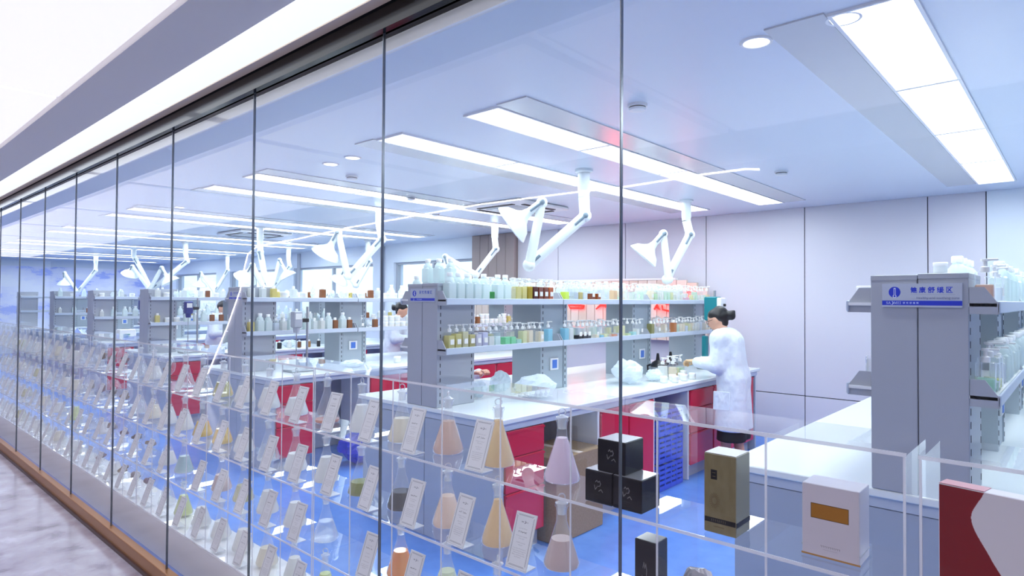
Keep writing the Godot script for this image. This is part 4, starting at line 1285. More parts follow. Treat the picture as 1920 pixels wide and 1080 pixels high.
func shelf_row(i: int, lv: int, x: float, za: float, zb: float, step: float, kinds: String, sc := 1.0) -> void:
	var from: float = x - BENCH[i][0]
	var row := "" if from > 0.17 else ("second row, " if from > 0.08 else ("middle row, " if from > -0.17 else "back edge, "))
	var where := "%s%s shelf, %s" % [row, "upper" if lv == 0 else "lower", RACK[i]]
	var y: float = (SHELF_HI if lv == 0 else SHELF_LO) + 0.001
	var z := minf(za, BENCH[i][1] - 0.07)
	zb = maxf(zb, BENCH_END + 0.08)
	while z > zb:
		z = free_z(i, z, absf(from) < 0.195)
		if z <= zb: break
		var k: String = kinds[rng.randi() % kinds.length()]
		var at := Vector3(x + rng.randf_range(-0.002, 0.002), y, z)
		match k:
			"P":
				var c: Array = PALE[rng.randi() % PALE.size()]
				var lvl := rng.randi() % 4
				var st := rng.randf() < 0.25
				put("pump_bottle", "bottle", "%spump bottle %s %s liquid, %s" % ["labelled " if st else "", ["low on", "half full of", "nearly full of", "full of"][lvl], c[1], where], b_pump(c[0], [0.3, 0.6, 0.8, 0.9][lvl], c[2]), at, rng.randf_range(-0.1, 0.1), sc * rng.randf_range(0.92, 1.05), st)
			"J": put("plastic_jug", "jug", "milky plastic jug with white cap, " + where, b_jug(), at, rng.randf_range(-0.04, 0.04), sc * rng.randf_range(0.92, 1.0))
			"R": put("jar", "jar", "round white screw-lid jar, " + where, b_jar(M.paper), at, rng.randf() * TAU, sc * 0.92)
			"S":
				var c: Array = [[Color(0.86, 0.82, 0.55), "yellowish"], [Color(0.92, 0.93, 0.92), "white"], [Color(0.55, 0.36, 0.22), "brown"], [Color(0.88, 0.90, 0.90), "greyish"]][rng.randi() % 4]
				put("small_bottle", "bottle", "small %s square bottle with white cap, %s" % [c[1], where], b_small(c[0], 1.0), at, rng.randf_range(-0.2, 0.2), sc)
			"T":
				put("jar", "jar", "white screw-lid jar under another, " + where, b_jar(M.paper), at, rng.randf() * TAU, sc * 0.92)
				put("jar", "jar", "white screw-lid jar on top of another, " + where, b_jar(M.paper), at + Vector3(0, 0.0755 * sc * 0.92, 0), rng.randf() * TAU, sc * 0.92)
			"B":
				var o := obj("plastic_bag", cached_blob(rng.randi() % 4), M.bag)
				o.scale = Vector3(0.034, 0.06, 0.05) * rng.randf_range(0.8, 1.1)
				o.position = at + Vector3(0, o.scale.y * 0.85, 0)
				o.rotation.y = rng.randf() * TAU
				tag(o, "crumpled pale plastic bag, " + where, "bag", "crumpled bags, " + where)
		z -= step * rng.randf_range(0.92, 1.12)

func free_z(i: int, z: float, inner: bool) -> float:      # steps past posts and bracket plates
	var z0: float = BENCH[i][1]
	for p in ([[-1.12, -1.48], [-2.54, -2.90], [-3.86, -4.16], [0.0, -0.36]] if inner else [[-1.27, -1.33], [-2.69, -2.75]]):
		if z - z0 < p[0] + 0.048 and z - z0 > p[1] - 0.048: z = z0 + p[1] - 0.05
	return z

func cached_blob(n: int) -> ArrayMesh:
	var key := "blob%d" % n
	if not cache.has(key): cache[key] = blob(Vector3.ONE, 0.42, 30 + n, 22)
	return cache[key]

func fill_row(i: int, lv: int, x: float) -> void:      # bottles in the gaps that the listed ones leave
	var used: Array = cache["z%d%dused" % [i, lv]]
	var z: float = BENCH[i][1] - 0.075
	while z > BENCH_END + 0.09:
		z = free_z(i, z, false)
		var busy := false
		for u in used:
			if absf(u[0] - z) < (u[1] + 0.066) / 2:
				z = u[0] - (u[1] + 0.067) / 2
				busy = true
				break
		if busy: continue
		shelf_row(i, lv, x, z, z - 0.01, 1.0, "P")
		z -= 0.069

func special(i: int, lv: int, xpix: float, x: float, kind: String, c: Color, word: String, fill := 0.8, a := 0.9, sc := 1.0, sticker := false) -> void:
	var where := "on the %s shelf of %s" % ["upper" if lv == 0 else "lower", RACK[i]]
	var key := "z%d%d" % [i, lv]
	var want := clampf(on_x(xpix, x), BENCH_END + 0.06, BENCH[i][1] - 0.075)
	var zz := free_z(i, minf(want, cache.get(key, 9.0) - (0.083 if kind == "J" else 0.066)), false)
	cache[key] = zz
	if not cache.has(key + "used"): cache[key + "used"] = []
	cache[key + "used"].append([zz, 0.083 if kind == "J" else 0.066])
	var at := Vector3(x, (SHELF_HI if lv == 0 else SHELF_LO) + 0.001, zz)
	if kind == "P": put("pump_bottle", "bottle", "square pump bottle of %s liquid %s" % [word, where], b_pump(c, fill, a), at, 0.0, sc, sticker)
	elif kind == "S": put("small_bottle", "bottle", "small %s square bottle with white cap %s" % [word, where], b_small(c, a), at, 0.0, sc, sticker)
	else: put("plastic_jug", "jug", "milky plastic jug with white cap " + where, b_jug(), at, 0.0, sc)

func bottles() -> void:
	var amber := Color(0.48, 0.20, 0.05)
	var yel := Color(0.84, 0.80, 0.42)
	var f := BENCH[1][0] + 0.203
	var none := Color(0.9, 0.93, 0.9)
	# upper shelf beside the woman, along its aisle edge
	for s in [[834, "J", none, "", 0.8], [849, "J", none, "", 0.8], [865, "J", none, "", 0.8], [879, "J", none, "", 0.8], [893, "J", none, "", 0.8], [906, "P", Color(0.05, 0.52, 0.10), "bright green", 0.5], [919, "J", none, "", 0.8], [932, "J", none, "", 0.8], [944, "P", none, "clear", 0.8], [957, "P", yel, "yellow", 0.9], [968, "P", yel, "yellow", 0.9], [977, "S", Color(0.66, 0.58, 0.12), "olive", 0.8], [988, "S", Color(0.30, 0.12, 0.07), "dark brown", 0.8], [1002, "P", amber, "amber", 0.9], [1012, "P", amber, "amber", 0.9], [1022, "P", Color(0.72, 0.36, 0.04), "orange-amber", 0.9], [1034, "P", Color(0.80, 0.90, 0.10), "lime yellow", 0.6], [1045, "P", none, "clear", 0.3], [1056, "P", Color(0.70, 0.75, 0.80), "grey", 0.6], [1066, "P", Color(0.70, 0.62, 0.22), "mustard", 0.6], [1108, "P", Color(0.50, 0.24, 0.05), "amber", 0.5], [1119, "P", Color(0.60, 0.30, 0.05), "orange-amber", 0.5], [1150, "P", Color(0.86, 0.72, 0.52), "tan", 0.8], [1226, "P", Color(0.66, 0.80, 0.60), "green", 0.6], [1286, "P", Color(0.93, 0.70, 0.80), "pink", 0.3], [1325, "P", Color(0.92, 0.82, 0.66), "peach", 0.6]]:
		special(1, 0, s[0], f, s[1], s[2], s[3], s[4], 1.0 if s[3] != "clear" else 0.12, 1.0 if s[1] == "J" else 1.05, s[3] in ["dark brown", "amber", "orange-amber"])
	fill_row(1, 0, f)
	for r in [[-2.06, -2.56], [-2.99, -3.98], [-4.42, -5.32]]:
		shelf_row(1, 0, f - 0.10, r[0], r[1], 0.078, "PPPP")
		shelf_row(1, 0, f - 0.20, r[0], r[1], 0.092, "JPPJ")
	shelf_row(1, 0, BENCH[1][0] - 0.205, -1.60, -5.5, 0.16, "JPJ")
	for k in 3: put("plastic_jug", "jug", "milky plastic jug with white cap on top of the grey end post", b_jug(), Vector3(BENCH[1][0] - 0.10 + 0.10 * k, TOP + 0.862, -1.62 - 0.02 * k), 0.1, 0.95)
	# lower shelf
	for s in [[827, "P", yel, "yellow", 0.8], [838, "P", yel, "yellow", 0.9], [849, "P", Color(0.82, 0.80, 0.60), "pale yellow", 1.0], [861, "P", Color(0.74, 0.70, 0.36), "olive-yellow", 0.8], [874, "P", Color(0.86, 0.85, 0.92), "lavender", 0.8], [888, "P", Color(0.80, 0.80, 0.92), "lavender", 0.9], [900, "P", Color(0.90, 0.91, 0.90), "white", 0.6], [912, "P", Color(0.84, 0.92, 0.93), "pale aqua", 0.6], [948, "P", Color(0.42, 0.86, 0.62), "mint green", 0.5], [958, "P", Color(0.46, 0.86, 0.64), "mint green", 0.5], [968, "P", Color(0.72, 0.92, 0.88), "aqua", 0.3], [1028, "P", Color(0.50, 0.82, 0.92), "sky blue", 0.9], [1037, "P", Color(0.50, 0.82, 0.92), "sky blue", 0.9], [1046, "P", Color(0.93, 0.94, 0.94), "white", 0.9], [1084, "P", Color(0.03, 0.03, 0.03), "black", 0.3], [1092, "P", Color(0.03, 0.03, 0.03), "black", 0.3], [1100, "P", Color(0.03, 0.03, 0.03), "black", 0.3], [1125, "P", Color(0.52, 0.82, 0.92), "sky blue", 0.2], [1150, "P", Color(0.86, 0.50, 0.34), "orange", 0.2], [1176, "P", Color(0.84, 0.90, 0.70), "pale lime", 0.2], [1186, "P", Color(0.66, 0.88, 0.90), "aqua", 0.3], [1220, "S", Color(0.55, 0.55, 0.36), "olive", 0.8], [1262, "S", Color(0.76, 0.52, 0.34), "tan", 0.8]]:
		special(1, 1, s[0], f, s[1], s[2], s[3], s[4], 1.0, 1.05, s[0] < 900 or s[3] == "black")
	fill_row(1, 1, f)
	for r in [[-2.06, -2.56], [-2.99, -3.98], [-4.42, -5.32]]:
		shelf_row(1, 1, f - 0.10, r[0], r[1], 0.08, "PPPP")
	shelf_row(1, 1, BENCH[1][0] - 0.205, -1.60, -5.5, 0.20, "PRS")
	# the rack with the thermometer sign
	var r0: float = BENCH[0][0]
	special(0, 0, 1846, r0 + 0.203, "P", Color(0.80, 0.65, 0.58), "brown", 0.6, 1.0, 1.05)
	shelf_row(0, 0, r0 + 0.203, -1.90, -4.6, 0.095, "JJP", 1.0)
	shelf_row(0, 0, r0 + 0.05, -2.14, -2.5, 0.11, "J", 1.2)
	special(0, 1, 1842, r0 + 0.203, "P", Color(0.70, 0.90, 0.82), "pale green", 0.5, 1.0, 1.08)
	put("pump_bottle", "bottle", "square pump bottle of mint green liquid on the lower shelf of the thermometer rack", b_pump(Color(0.62, 0.88, 0.78), 0.3, 0.7), Vector3(r0 + 0.203, SHELF_LO + 0.001, -1.66), 0.0, 1.2)
	put("pump_bottle", "bottle", "square pump bottle of lime yellow liquid on the lower shelf of the thermometer rack", b_pump(Color(0.86, 0.90, 0.10), 0.3, 0.9), Vector3(r0 + 0.203, SHELF_LO + 0.001, -1.78), 0.0, 1.2)
	shelf_row(0, 1, r0 + 0.203, -2.0, -4.6, 0.095, "JPJ", 1.0)
	shelf_row(0, 1, r0 - 0.208, -1.75, -2.6, 0.10, "PP", 0.95)
	for k in 3: put("jar", "jar", ["large white screw-lid tub beside the grey post with the thermometer sign", "large white screw-lid tub second along the thermometer rack", "large white screw-lid tub third along the thermometer rack"][k], b_jar(M.milky), Vector3(r0 - 0.203, SHELF_HI + 0.001, -1.60 - 0.17 * k), 0.0, 0.92)
	for k in 2: put("jar", "jar", ["wide white tub on the grey end post by the thermometer sign", "wide white tub behind the one on the grey end post"][k], b_jar(M.milky), Vector3(r0 + 0.05, (TOP + 0.862 if k == 0 else SHELF_HI + 0.001), -1.66 - 0.34 * k), 0.0, 0.62 + 0.2 * k)
	# farther racks
	var r2: float = BENCH[2][0]
	shelf_row(2, 0, r2 + 0.203, -1.56, -5.6, 0.115, "RSBRRSBJ")
	shelf_row(2, 0, r2 - 0.12, -1.95, -5.6, 0.16, "BJRB")
	shelf_row(2, 1, r2 + 0.203, -1.56, -3.1, 0.088, "SJSJSPB")
	shelf_row(2, 1, r2 + 0.203, -3.2, -5.6, 0.09, "TTRTS")
	shelf_row(2, 1, r2 - 0.1, -1.95, -2.55, 0.1, "JSJB")
	var r3: float = BENCH[3][0]
	shelf_row(3, 0, r3 + 0.203, -1.7, -5.6, 0.105, "SSRSB")
	shelf_row(3, 1, r3 + 0.203, -1.7, -5.6, 0.12, "RSJSB")
	var r4: float = BENCH[4][0]
	shelf_row(4, 0, r4 + 0.203, -1.9, -5.6, 0.15, "BRSJ")
	shelf_row(4, 1, r4 + 0.203, -1.9, -5.4, 0.17, "SJJ")
	shelf_row(5, 0, BENCH[5][0] + 0.203, -2.0, -5.4, 0.22, "RJ")
	shelf_row(5, 1, BENCH[5][0] + 0.203, -2.0, -5.4, 0.24, "SJ")

# ------------------------------------------------------------------ things on and under the worktops
func stirrer(at: Vector3, label: String, m: Material, h := 0.62) -> void:
	var t := thing("overhead_stirrer", label, "stirrer", at)
	obj("base", G.new().rbox(Vector3(0, 0.012, 0), Vector3(0.2, 0.024, 0.26), 0.008), M.steel, t)
	obj("pole", G.new().limb(Vector3(0, 0.02, -0.09), Vector3(0, h, -0.09), 0.012, 0.012, 12), M.steel, t)
	obj("clamp", G.new().rbox(Vector3(0, h - 0.14, -0.06), Vector3(0.03, 0.04, 0.09), 0.006), M.dark, t)
	obj("motor", G.new().rbox(Vector3(0, h - 0.13, 0.03), Vector3(0.085, 0.17, 0.10), 0.014).lathe([[0.03, -0.05], [0.036, 0.0]], 14, Vector3(0, h - 0.215, 0.03)), m, t)
	obj("panel", G.new().rbox(Vector3(0.0435, h - 0.10, 0.03), Vector3(0.004, 0.06, 0.07), 0.001), M.paper, t)
	obj("shaft", G.new().limb(Vector3(0, h - 0.25, 0.03), Vector3(0, 0.12, 0.03), 0.005, 0.005, 8), M.steel, t)

func bag(at: Vector3, s: Vector3, n: int, label: String) -> void:
	var o := obj("plastic_bag", cached_blob(n % 4), M.bag)
	o.scale = s
	o.position = at + Vector3(0, s.y * 0.85 + 0.001, 0)
	o.rotation.y = n * 1.3
	tag(o, label, "bag")

func clutter() -> void:
	var w := "on the worktop by the standing woman"
	var bx: float = BENCH[1][0]
	# plastic bags and bottles near the woman
	bag(Vector3(bx + 0.42, TOP, -3.50), Vector3(0.19, 0.13, 0.17), 0, "large crumpled pale plastic bag on the worktop by the woman")
	bag(Vector3(bx + 0.50, TOP, -3.84), Vector3(0.10, 0.07, 0.10), 1, "small crumpled pale plastic bag between big bag and pump bottles")
	bag(Vector3(bx + 0.36, TOP, -2.30), Vector3(0.17, 0.11, 0.20), 2, "wide crumpled pale plastic bag on the worktop before the second post")
	bag(Vector3(bx + 0.02, TOP, -2.28), Vector3(0.11, 0.11, 0.12), 3, "bunched white plastic bag below the lower shelf of bottles")
	bag(Vector3(bx + 0.04, TOP, -1.99), Vector3(0.11, 0.08, 0.11), 1, "bunched white plastic bag nearest the grey end post")
	for k in 5:
		var c: Array = PALE[[2, 5, 0, 1, 3][k]]
		put("pump_bottle", "bottle", "square pump bottle of %s liquid %s" % [c[1], w], b_pump(c[0], [0.9, 0.8, 0.3, 0.6, 0.6][k], c[2]), Vector3(bx + [0.50, 0.55, 0.45, 0.46, 0.47][k], TOP + 0.001, -4.00 - 0.10 * k), 0.4 * k, 1.3)
	for k in 6: put("jar", "jar", "round white screw-lid jar " + w, b_jar(M.paper), Vector3(bx + 0.62 + 0.07 * (k % 2), TOP + 0.001, -3.80 - 0.085 * k), 0.0, 0.8)
	put("jar", "jar", "low jar with a magenta band in front of the woman", b_jar(mat(Color(0.86, 0.10, 0.36), 0.4)), Vector3(bx + 0.54, TOP + 0.001, -4.34), 0.0, 0.8)
	for k in 2:
		var t := thing("steel_kettle", ["steel kettle with black pointed lid, nearer the big plastic bag", "steel kettle with black pointed lid, nearer the woman"][k], "kettle", Vector3(bx + 0.31, TOP, -4.25 - 0.26 * k))
		obj("body", G.new().lathe([[0.0, 0.0], [0.075, 0.0], [0.08, 0.01], [0.07, 0.10], [0.05, 0.13], [0.0, 0.135]], 20), M.steel, t)
		obj("lid", G.new().lathe([[0.072, 0.088], [0.076, 0.10], [0.052, 0.135], [0.02, 0.155], [0.012, 0.22], [0.0, 0.225]], 18), M.black, t)
		obj("handle", G.new().tube([Vector3(-0.07, 0.03, 0), Vector3(-0.11, 0.04, 0), Vector3(-0.115, 0.09, 0), Vector3(-0.06, 0.11, 0)], 0.011, 8), M.black, t)
	# teal machine behind the woman
	var tm := thing("homogenizer", "teal and white laboratory mixer head on a stand behind the woman", "lab machine", Vector3(bx + 0.42, TOP, -5.25))
	obj("base", G.new().rbox(Vector3(0, 0.02, 0), Vector3(0.24, 0.04, 0.3), 0.01), M.steel, tm)
	obj("pole", G.new().limb(Vector3(0, 0.03, -0.06), Vector3(0, 0.86, -0.06), 0.016, 0.016, 12), M.steel, tm)
	obj("head", G.new().rbox(Vector3(0.02, 0.66, 0.03), Vector3(0.15, 0.26, 0.13), 0.012), M.teal, tm)
	obj("side_cover", G.new().rbox(Vector3(0.115, 0.66, 0.03), Vector3(0.06, 0.24, 0.125), 0.012), M.white, tm)
	obj("knob", G.new().limb(Vector3(0.144, 0.70, 0.03), Vector3(0.165, 0.70, 0.03), 0.016, 0.014, 12), M.dark, tm)
	obj("column_box", G.new().rbox(Vector3(-0.06, 0.20, 0.05), Vector3(0.05, 0.32, 0.07), 0.008), M.teal, tm)
	obj("shaft", G.new().limb(Vector3(0.02, 0.54, 0.03), Vector3(0.02, 0.18, 0.03), 0.009, 0.009, 8), M.steel, tm)
	tag(obj("phone", G.new().rbox(Vector3(bx + 0.66, TOP + 0.006, -5.45), Vector3(0.08, 0.01, 0.15), 0.004), M.black), "flat black phone at the wall end of the worktop", "phone")
	# glass tray near the partition end of the same worktop
	var tray := thing("plastic_tray", "shallow oval blue-edged plastic tray beside the grey end post", "tray", Vector3(bx - 0.30, TOP, -1.72))
	obj("dish", G.new().lathe([[0.0, 0.004], [0.10, 0.004], [0.13, 0.028]], 26, Vector3(), Basis(), 0.7, Vector2(1.0, 0.7)), M.frosted, tray)
	obj("rim", G.new().lathe([[0.128, 0.026], [0.134, 0.030], [0.128, 0.034]], 26, Vector3(), Basis(), 0.7, Vector2(1.0, 0.7)), M.blue, tray)
	# cardboard box in the open bay, blue crates in the knee space
	var cb := thing("cardboard_box", "closed tan cardboard box in the open bay of the red bench", "box", Vector3(bx + 0.60, 0, -2.27))
	obj("carton", G.new().rbox(Vector3(0, 0.29, 0), Vector3(0.42, 0.58, 0.56), 0.008), M.cardboard, cb)
	obj("tape", G.new().box(Vector3(0, 0.5812, 0), Vector3(0.42, 0.002, 0.05)), M.beige, cb)
	var cm := mat(Color(0.20, 0.34, 0.88), 0.35)
	for k in 3:
		var cr := thing("plastic_crate", ["blue slatted plastic crate on the floor of the knee space", "blue slatted plastic crate in the middle of its stack", "blue slatted plastic crate on top of its stack"][k], "crate", Vector3(bx + 0.56, 0.002 + 0.236 * k, -3.73))
		obj("base", G.new().box(Vector3(0, 0.008, 0), Vector3(0.34, 0.012, 0.44)), cm, cr)
		for s in [-1, 1]:
			for r in 5:
				obj("slat", G.new().box(Vector3(s * 0.168, 0.03 + r * 0.044, 0), Vector3(0.01, 0.026, 0.44)), cm, cr)
				obj("slat", G.new().box(Vector3(0, 0.03 + r * 0.044, s * 0.216), Vector3(0.33, 0.026, 0.01)), cm, cr)
			for e in 5:
				obj("rib", G.new().box(Vector3(s * 0.168, 0.115, -0.21 + e * 0.105), Vector3(0.014, 0.215, 0.014)), cm, cr)
	# blue bag and crates under the jar rack
	var o := obj("blue_bag", blob(Vector3(0.22, 0.20, 0.30), 0.35, 77, 28), mat(Color(0.13, 0.22, 0.78), 0.3))
	o.position = Vector3(BENCH[2][0] + 0.98, 0.172, -2.35)
	tag(o, "large crumpled blue plastic bag on the floor by the jar rack's bench", "bag")
	# machines on farther benches
	stirrer(Vector3(BENCH[2][0] + 0.45, TOP, -1.95), "silver clamp stand with pale motor on the bench of the jar rack", M.grey, 0.66)
	stirrer(Vector3(BENCH[2][0] - 0.40, TOP, -4.6), "bright blue overhead stirrer behind the jar rack", M.blue, 0.72)
	stirrer(Vector3(BENCH[3][0] + 0.40, TOP, -2.05), "dark blue overhead stirrer on the bench of the third rack", mat(Color(0.12, 0.18, 0.48), 0.4), 0.74)
	stirrer(Vector3(BENCH[4][0] + 0.35, TOP, -2.5), "slate blue overhead stirrer on the bench of the fourth rack", mat(Color(0.20, 0.26, 0.52), 0.4), 0.74)
	var ba := thing("lab_balance", "white laboratory balance with green display on the fourth bench", "balance", Vector3(BENCH[4][0] + 0.45, TOP, -2.2))
	obj("body", G.new().rbox(Vector3(0, 0.10, 0), Vector3(0.22, 0.2, 0.26), 0.02), M.white, ba)
	obj("display_window", G.new().rbox(Vector3(0.112, 0.09, 0.02), Vector3(0.006, 0.06, 0.10), 0.002), mat(Color(0.12, 0.55, 0.42), 0.3), ba)
	obj("pan", G.new().lathe([[0.0, 0.205], [0.07, 0.205], [0.07, 0.212], [0.0, 0.212]], 20), M.steel, ba)
	# on the bench of the jar rack
	var x2: float = BENCH[2][0]
	bag(Vector3(x2 + 0.50, TOP, -2.55), Vector3(0.17, 0.05, 0.15), 2, "flattened white plastic sack on the bench of the jar rack")
	for k in 7:
		var c: Array = [[Color(0.45, 0.28, 0.16), "brown"], [Color(0.62, 0.48, 0.30), "tan"], [Color(0.12, 0.14, 0.14), "black"], [Color(0.90, 0.91, 0.90), "white"]][k % 4]
		put("small_bottle", "bottle", "small %s square bottle with white cap on the worktop of the third rack" % c[1], b_small(c[0], 1.0), Vector3(BENCH[3][0] + 0.62, TOP + 0.001, -2.9 - 0.16 * k), 0.2 * k, 0.9)
	for k in 4: put("jar", "jar", "round white screw-lid jar on the worktop of the jar rack", b_jar(M.paper), Vector3(x2 + 0.45 + 0.05 * (k % 2), TOP + 0.001, -3.2 - 0.22 * k), 0.0, 1.0)
	for k in 3: bag(Vector3(BENCH[3][0] + 0.4, TOP, -2.6 - 0.9 * k), Vector3(0.16, 0.07, 0.15), k, ["crumpled white bag on the third bench nearest the partition", "crumpled white bag midway along the third bench", "crumpled white bag at the wall end of the third bench"][k])

# ------------------------------------------------------------------ people
func hand_mesh() -> ArrayMesh:
	if cache.has("hand"): return cache.hand
	# palm at the origin, fingers along -z, thumb on the +x side; curled as if holding a small bottle
	var b := []
	for f in 4:
		var x := -0.030 + f * 0.019
		b.append([Vector3(x * 0.7, 0, 0.005), Vector3(x, 0.002, -0.040), 0.0125, 0.0105])
		var l: float = [0.024, 0.030, 0.033, 0.029][f]
		var p1 := Vector3(x, 0.0, -0.040)
		var p2 := p1 + Vector3(0, -0.012, -l)
		var p3 := p2 + Vector3(0, -0.022, -0.012)
		var p4 := p3 + Vector3(0.001, -0.018, 0.010)
		b.append([p1, p2, 0.0098, 0.0088])
		b.append([p2, p3, 0.0088, 0.0082])
		b.append([p3, p4, 0.0082, 0.0074])
	b.append([Vector3(0.016, -0.004, 0.004), Vector3(0.042, -0.016, -0.020), 0.0125, 0.0100])
	b.append([Vector3(0.042, -0.016, -0.020), Vector3(0.044, -0.032, -0.048), 0.0098, 0.0080])
	b.append([Vector3(0, 0, 0.045), Vector3(0, 0, 0.005), 0.021, 0.022])
	cache.hand = skin(b, 0.0042, 0.007)
	return cache.hand

# pose: hip, shoulder line, head and wrists in the person's own axes; -z is forward
func person(label: String, at: Vector3, turn: float, o: Dictionary) -> void:
	var t := thing("person", label, "person", at, turn)
	var drop: float = o.get("drop", 0.0)         # lowers the trunk of someone seated or bent
	var lean: float = o.get("lean", 0.06)
	var v := func(x: float, y: float, z: float) -> Vector3: return Vector3(x, y - drop, z)
	var hip: Vector3 = v.call(0, 0.88, 0.02)
	var chest: Vector3 = v.call(0, 1.20, 0.01 - lean * 0.5)
	var neck: Vector3 = v.call(0, 1.37, -lean)
	var head: Vector3 = v.call(0, 1.475, -lean - 0.045)
	var fwd := Vector3(0, -o.get("nod", 0.25), -1).normalized()
	var up := Vector3(0, 1, -o.get("nod", 0.25)).normalized()
	var wr: Array = [o.get("wrist_r", Vector3(0.10, 1.06 - drop, -0.34)), o.get("wrist_l", Vector3(-0.10, 1.06 - drop, -0.36))]
	var body := []
	body.append([hip, chest, 0.12, 0.11])
	body.append([chest, neck, 0.10, 0.05])
	body.append([neck, head, 0.047, 0.05])
	# head: skull, jaw, nose, brow, ears
	body.append([head + up * 0.03 - fwd * 0.012, head + up * 0.028 + fwd * 0.012, 0.081, 0.078])
	body.append([head + fwd * 0.02, head - up * 0.055 + fwd * 0.045, 0.062, 0.036])
	body.append([head + up * 0.012 + fwd * 0.082, head - up * 0.018 + fwd * 0.098, 0.008, 0.0125])
	body.append([head - up * 0.040 + fwd * 0.076, head - up * 0.046 + fwd * 0.078, 0.012, 0.012])
	for s in [-1.0, 1.0]:
		body.append([head + Vector3(s * 0.078, 0, 0) + up * 0.012, head + Vector3(s * 0.080, 0, 0) - up * 0.02, 0.014, 0.010])
		var sh: Vector3 = v.call(s * 0.165, 1.305, -lean * 0.8)
		var w: Vector3 = wr[0] if s > 0 else wr[1]
		var el := (sh + w) / 2 + Vector3(s * 0.07, -0.13, 0.10)
		body.append([chest + Vector3(s * 0.05, 0.08, 0), sh, 0.07, 0.055])
		body.append([sh, el, 0.048, 0.038])
		body.append([el, w, 0.037, 0.027])
		var hp := hip + Vector3(s * 0.085, -0.02, 0)
		var kn: Vector3
		var an: Vector3
		if o.get("seated", false):
			kn = hip + Vector3(s * 0.10, 0.0, -0.40)
			an = Vector3(s * 0.10, 0.09, kn.z + 0.03)
		else:
			kn = Vector3(s * 0.075, 0.46, -0.01 + s * 0.03)
			an = Vector3(s * 0.075, 0.085, 0.03 + s * 0.05)
		body.append([hp, kn, 0.085, 0.056])
		body.append([kn, an, 0.055, 0.034])
		# foot and shoe
		body.append([an, an + Vector3(0, -0.04, -0.10), 0.034, 0.026])
		obj("shoe", skin([[an + Vector3(0, -0.048, 0.03), an + Vector3(0, -0.052, -0.13), 0.040, 0.034], [an + Vector3(0, -0.01, 0.015), an + Vector3(0, -0.04, -0.05), 0.042, 0.038]], 0.011, 0.03, [[Vector3.DOWN, -(an.y - 0.083)]]), o.get("shoe", M.paper), t)
		# gloved hand
		var hm := obj("glove", hand_mesh(), o.get("hands", M.glove), t)
		var dir := (w - el).normalized()
		var zz := -dir
		var xx := Vector3.UP.cross(zz).normalized() * 1.0
		hm.transform = Transform3D(Basis(xx * -s, zz.cross(xx).normalized(), zz), w + dir * 0.05)
	obj("body", skin(body, 0.0125, 0.03), M.skin, t)
	# white coat over it
	var coat := []
	var hem: float = o.get("hem", 0.46)
	for s in [-1.0, 1.0]:
		coat.append([chest + Vector3(s * 0.065, 0.04, 0), hip + Vector3(s * 0.072, 0.05, 0), 0.127, 0.122])
		if o.get("seated", false):
			coat.append([hip + Vector3(s * 0.075, 0.05, 0), hip + Vector3(s * 0.09, 0.02, -0.33), 0.13, 0.11])
		else:
			coat.append([hip + Vector3(s * 0.072, 0.05, 0), Vector3(s * 0.085, hem - 0.12, 0.02), 0.125, 0.158])
		var sh: Vector3 = v.call(s * 0.160, 1.305, -lean * 0.8)
		var w: Vector3 = wr[0] if s > 0 else wr[1]
		var el := (sh + w) / 2 + Vector3(s * 0.07, -0.13, 0.10)
		coat.append([chest + Vector3(s * 0.05, 0.08, 0), sh, 0.11, 0.074])
		coat.append([neck + Vector3(s * 0.03, -0.03, 0.012), sh, 0.058, 0.068])
		coat.append([sh, el, 0.076, 0.064])
		coat.append([el, w - (w - el).normalized() * 0.02, 0.064, 0.050])
	var cuts := []
	if not o.get("seated", false): cuts.append([Vector3.DOWN, -hem])
	var cm := obj("lab_coat", skin(coat, 0.0125, 0.05, cuts), M.coat, t)
	cm.set_meta("label", "white laboratory coat")
	# collar, pocket and cuffs
	var ring := []
	for k in 18:
		var a := TAU * k / 18
		ring.append(neck + Vector3(sin(a) * 0.066, -0.006 + cos(a) * 0.016, cos(a) * 0.062 + 0.012))
	obj("collar", G.new().tube(ring, 0.015, 8, true), M.coat, cm)
	if not o.get("seated", false):
		for s in [-1.0, 1.0]:
			for p in [[0.74, 0.16, 0.2175, 0.0], [1.14, 0.0, 0.0, 0.0]]:
				if p[1] == 0.0: continue
				obj("pocket", G.new().rbox(Vector3(s * p[2] * 0.985, p[0], -0.03), Vector3(0.014, 0.17, 0.15), 0.005, Basis(Vector3.BACK, s * 0.05)), M.coat, cm)
		var sk := []
		for s in [-1.0, 1.0]: sk.append([Vector3(s * 0.07, 0.80, 0.02), Vector3(s * 0.085, 0.28, 0.02), 0.11, 0.135])
		obj("skirt", skin(sk, 0.014, 0.05, [[Vector3.DOWN, -(hem - 0.10)]]), M.skirt, t)
	# hair
	var hr := []
	hr.append([head + up * 0.050 - fwd * 0.022, head + up * 0.052 + fwd * 0.022, 0.080, 0.060])
	hr.append([head + up * 0.03 - fwd * 0.038, head - up * 0.040 - fwd * 0.040, 0.070, 0.044])
	for s in [-1.0, 1.0]:
		hr.append([head + up * 0.055 + Vector3(s * 0.045, 0, 0) + fwd * 0.02, head + up * 0.020 + Vector3(s * 0.056, 0, 0) - fwd * 0.030, 0.042, 0.034])
	if o.get("bun", true):
		hr.append([head + up * 0.012 - fwd * 0.128, head - up * 0.006 - fwd * 0.130, 0.036, 0.034])
		hr.append([head + up * 0.02 - fwd * 0.08, head + up * 0.008 - fwd * 0.12, 0.028, 0.024])
		hr.append([head + up * 0.02 - fwd * 0.145, head + up * 0.034 - fwd * 0.165, 0.020, 0.011])
	obj("hair", skin(hr, 0.0085, 0.03), M.hair, t)
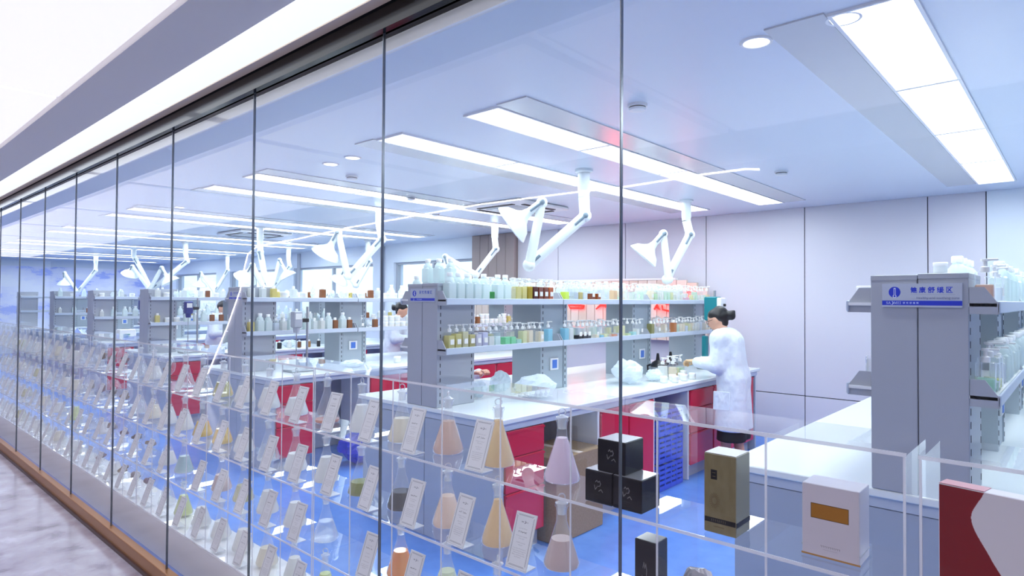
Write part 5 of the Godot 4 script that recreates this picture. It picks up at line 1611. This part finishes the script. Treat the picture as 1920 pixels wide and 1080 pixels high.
	for s in [-1.0, 1.0]:
		obj("eye", G.new().ball(head + Vector3(s * 0.031, 0, 0) + up * 0.008 + fwd * 0.0745, 0.0095, 10), M.dark, t)
		obj("eyebrow", G.new().tube([head + Vector3(s * 0.017, 0, 0) + up * 0.030 + fwd * 0.086, head + Vector3(s * 0.046, 0, 0) + up * 0.030 + fwd * 0.074], 0.0035, 6), M.hair, t)
	obj("mouth", G.new().tube([head + Vector3(-0.02, 0, 0) - up * 0.044 + fwd * 0.082, head - up * 0.046 + fwd * 0.089, head + Vector3(0.02, 0, 0) - up * 0.044 + fwd * 0.082], 0.0042, 6), mat(Color(0.72, 0.36, 0.34), 0.5), t)
	if o.get("glasses", false):
		var g := G.new()
		for s in [-1.0, 1.0]:
			var r := []
			for k in 14:
				var a := TAU * k / 14
				r.append(head + Vector3(s * 0.034 + cos(a) * 0.024, 0, 0) + up * (0.004 + sin(a) * 0.019) + fwd * 0.098)
			g.tube(r, 0.0022, 5, true)
			g.tube([head + Vector3(s * 0.058, 0, 0) + up * 0.008 + fwd * 0.098, head + Vector3(s * 0.086, 0, 0) + up * 0.012 + fwd * 0.0], 0.0022, 5)
		obj("glasses", g, M.black, t)

func people() -> void:
	person("woman in a white lab coat with black hair bun, working at the bench", Vector3(-2.455, 0, -4.42), deg_to_rad(97.0), {"glasses": true, "lean": 0.08, "nod": 0.32, "wrist_l": Vector3(-0.09, 1.07, -0.31), "wrist_r": Vector3(0.10, 1.06, -0.33)})
	person("person in a white lab coat looking down behind the third rack", Vector3(-10.95, 0.0, -3.25), deg_to_rad(-70.0), {"bun": false, "nod": 0.15, "hands": M.skin, "drop": 0.0})
	person("person in a white coat standing behind the jar rack", Vector3(-7.9, 0.0, -4.65), deg_to_rad(-60.0), {"bun": true, "nod": 0.3, "hands": M.skin, "drop": 0.0})
	var st := thing("lab_stool", "low round stool under the person bent over the bench", "stool", Vector3(-5.02, 0, -3.05))
	obj("seat", G.new().lathe([[0.0, 0.33], [0.17, 0.33], [0.18, 0.345], [0.175, 0.37], [0.0, 0.375]], 22), M.dark, st)
	obj("column", G.new().limb(Vector3(0, 0.05, 0), Vector3(0, 0.33, 0), 0.025, 0.025), M.steel, st)
	for k in 4: obj("leg", G.new().limb(Vector3(0, 0.06, 0), Vector3(cos(k * PI / 2) * 0.2, 0.02, sin(k * PI / 2) * 0.2), 0.018, 0.014), M.steel, st)
	person("person in a white coat seated low behind the rack of bottles", Vector3(-5.0, 0, -3.05), deg_to_rad(-80.0), {"seated": true, "drop": 0.34, "lean": 0.16, "nod": 0.5, "bun": true, "hands": M.skin, "wrist_r": Vector3(0.10, 0.90, -0.42), "wrist_l": Vector3(-0.10, 0.90, -0.42)})
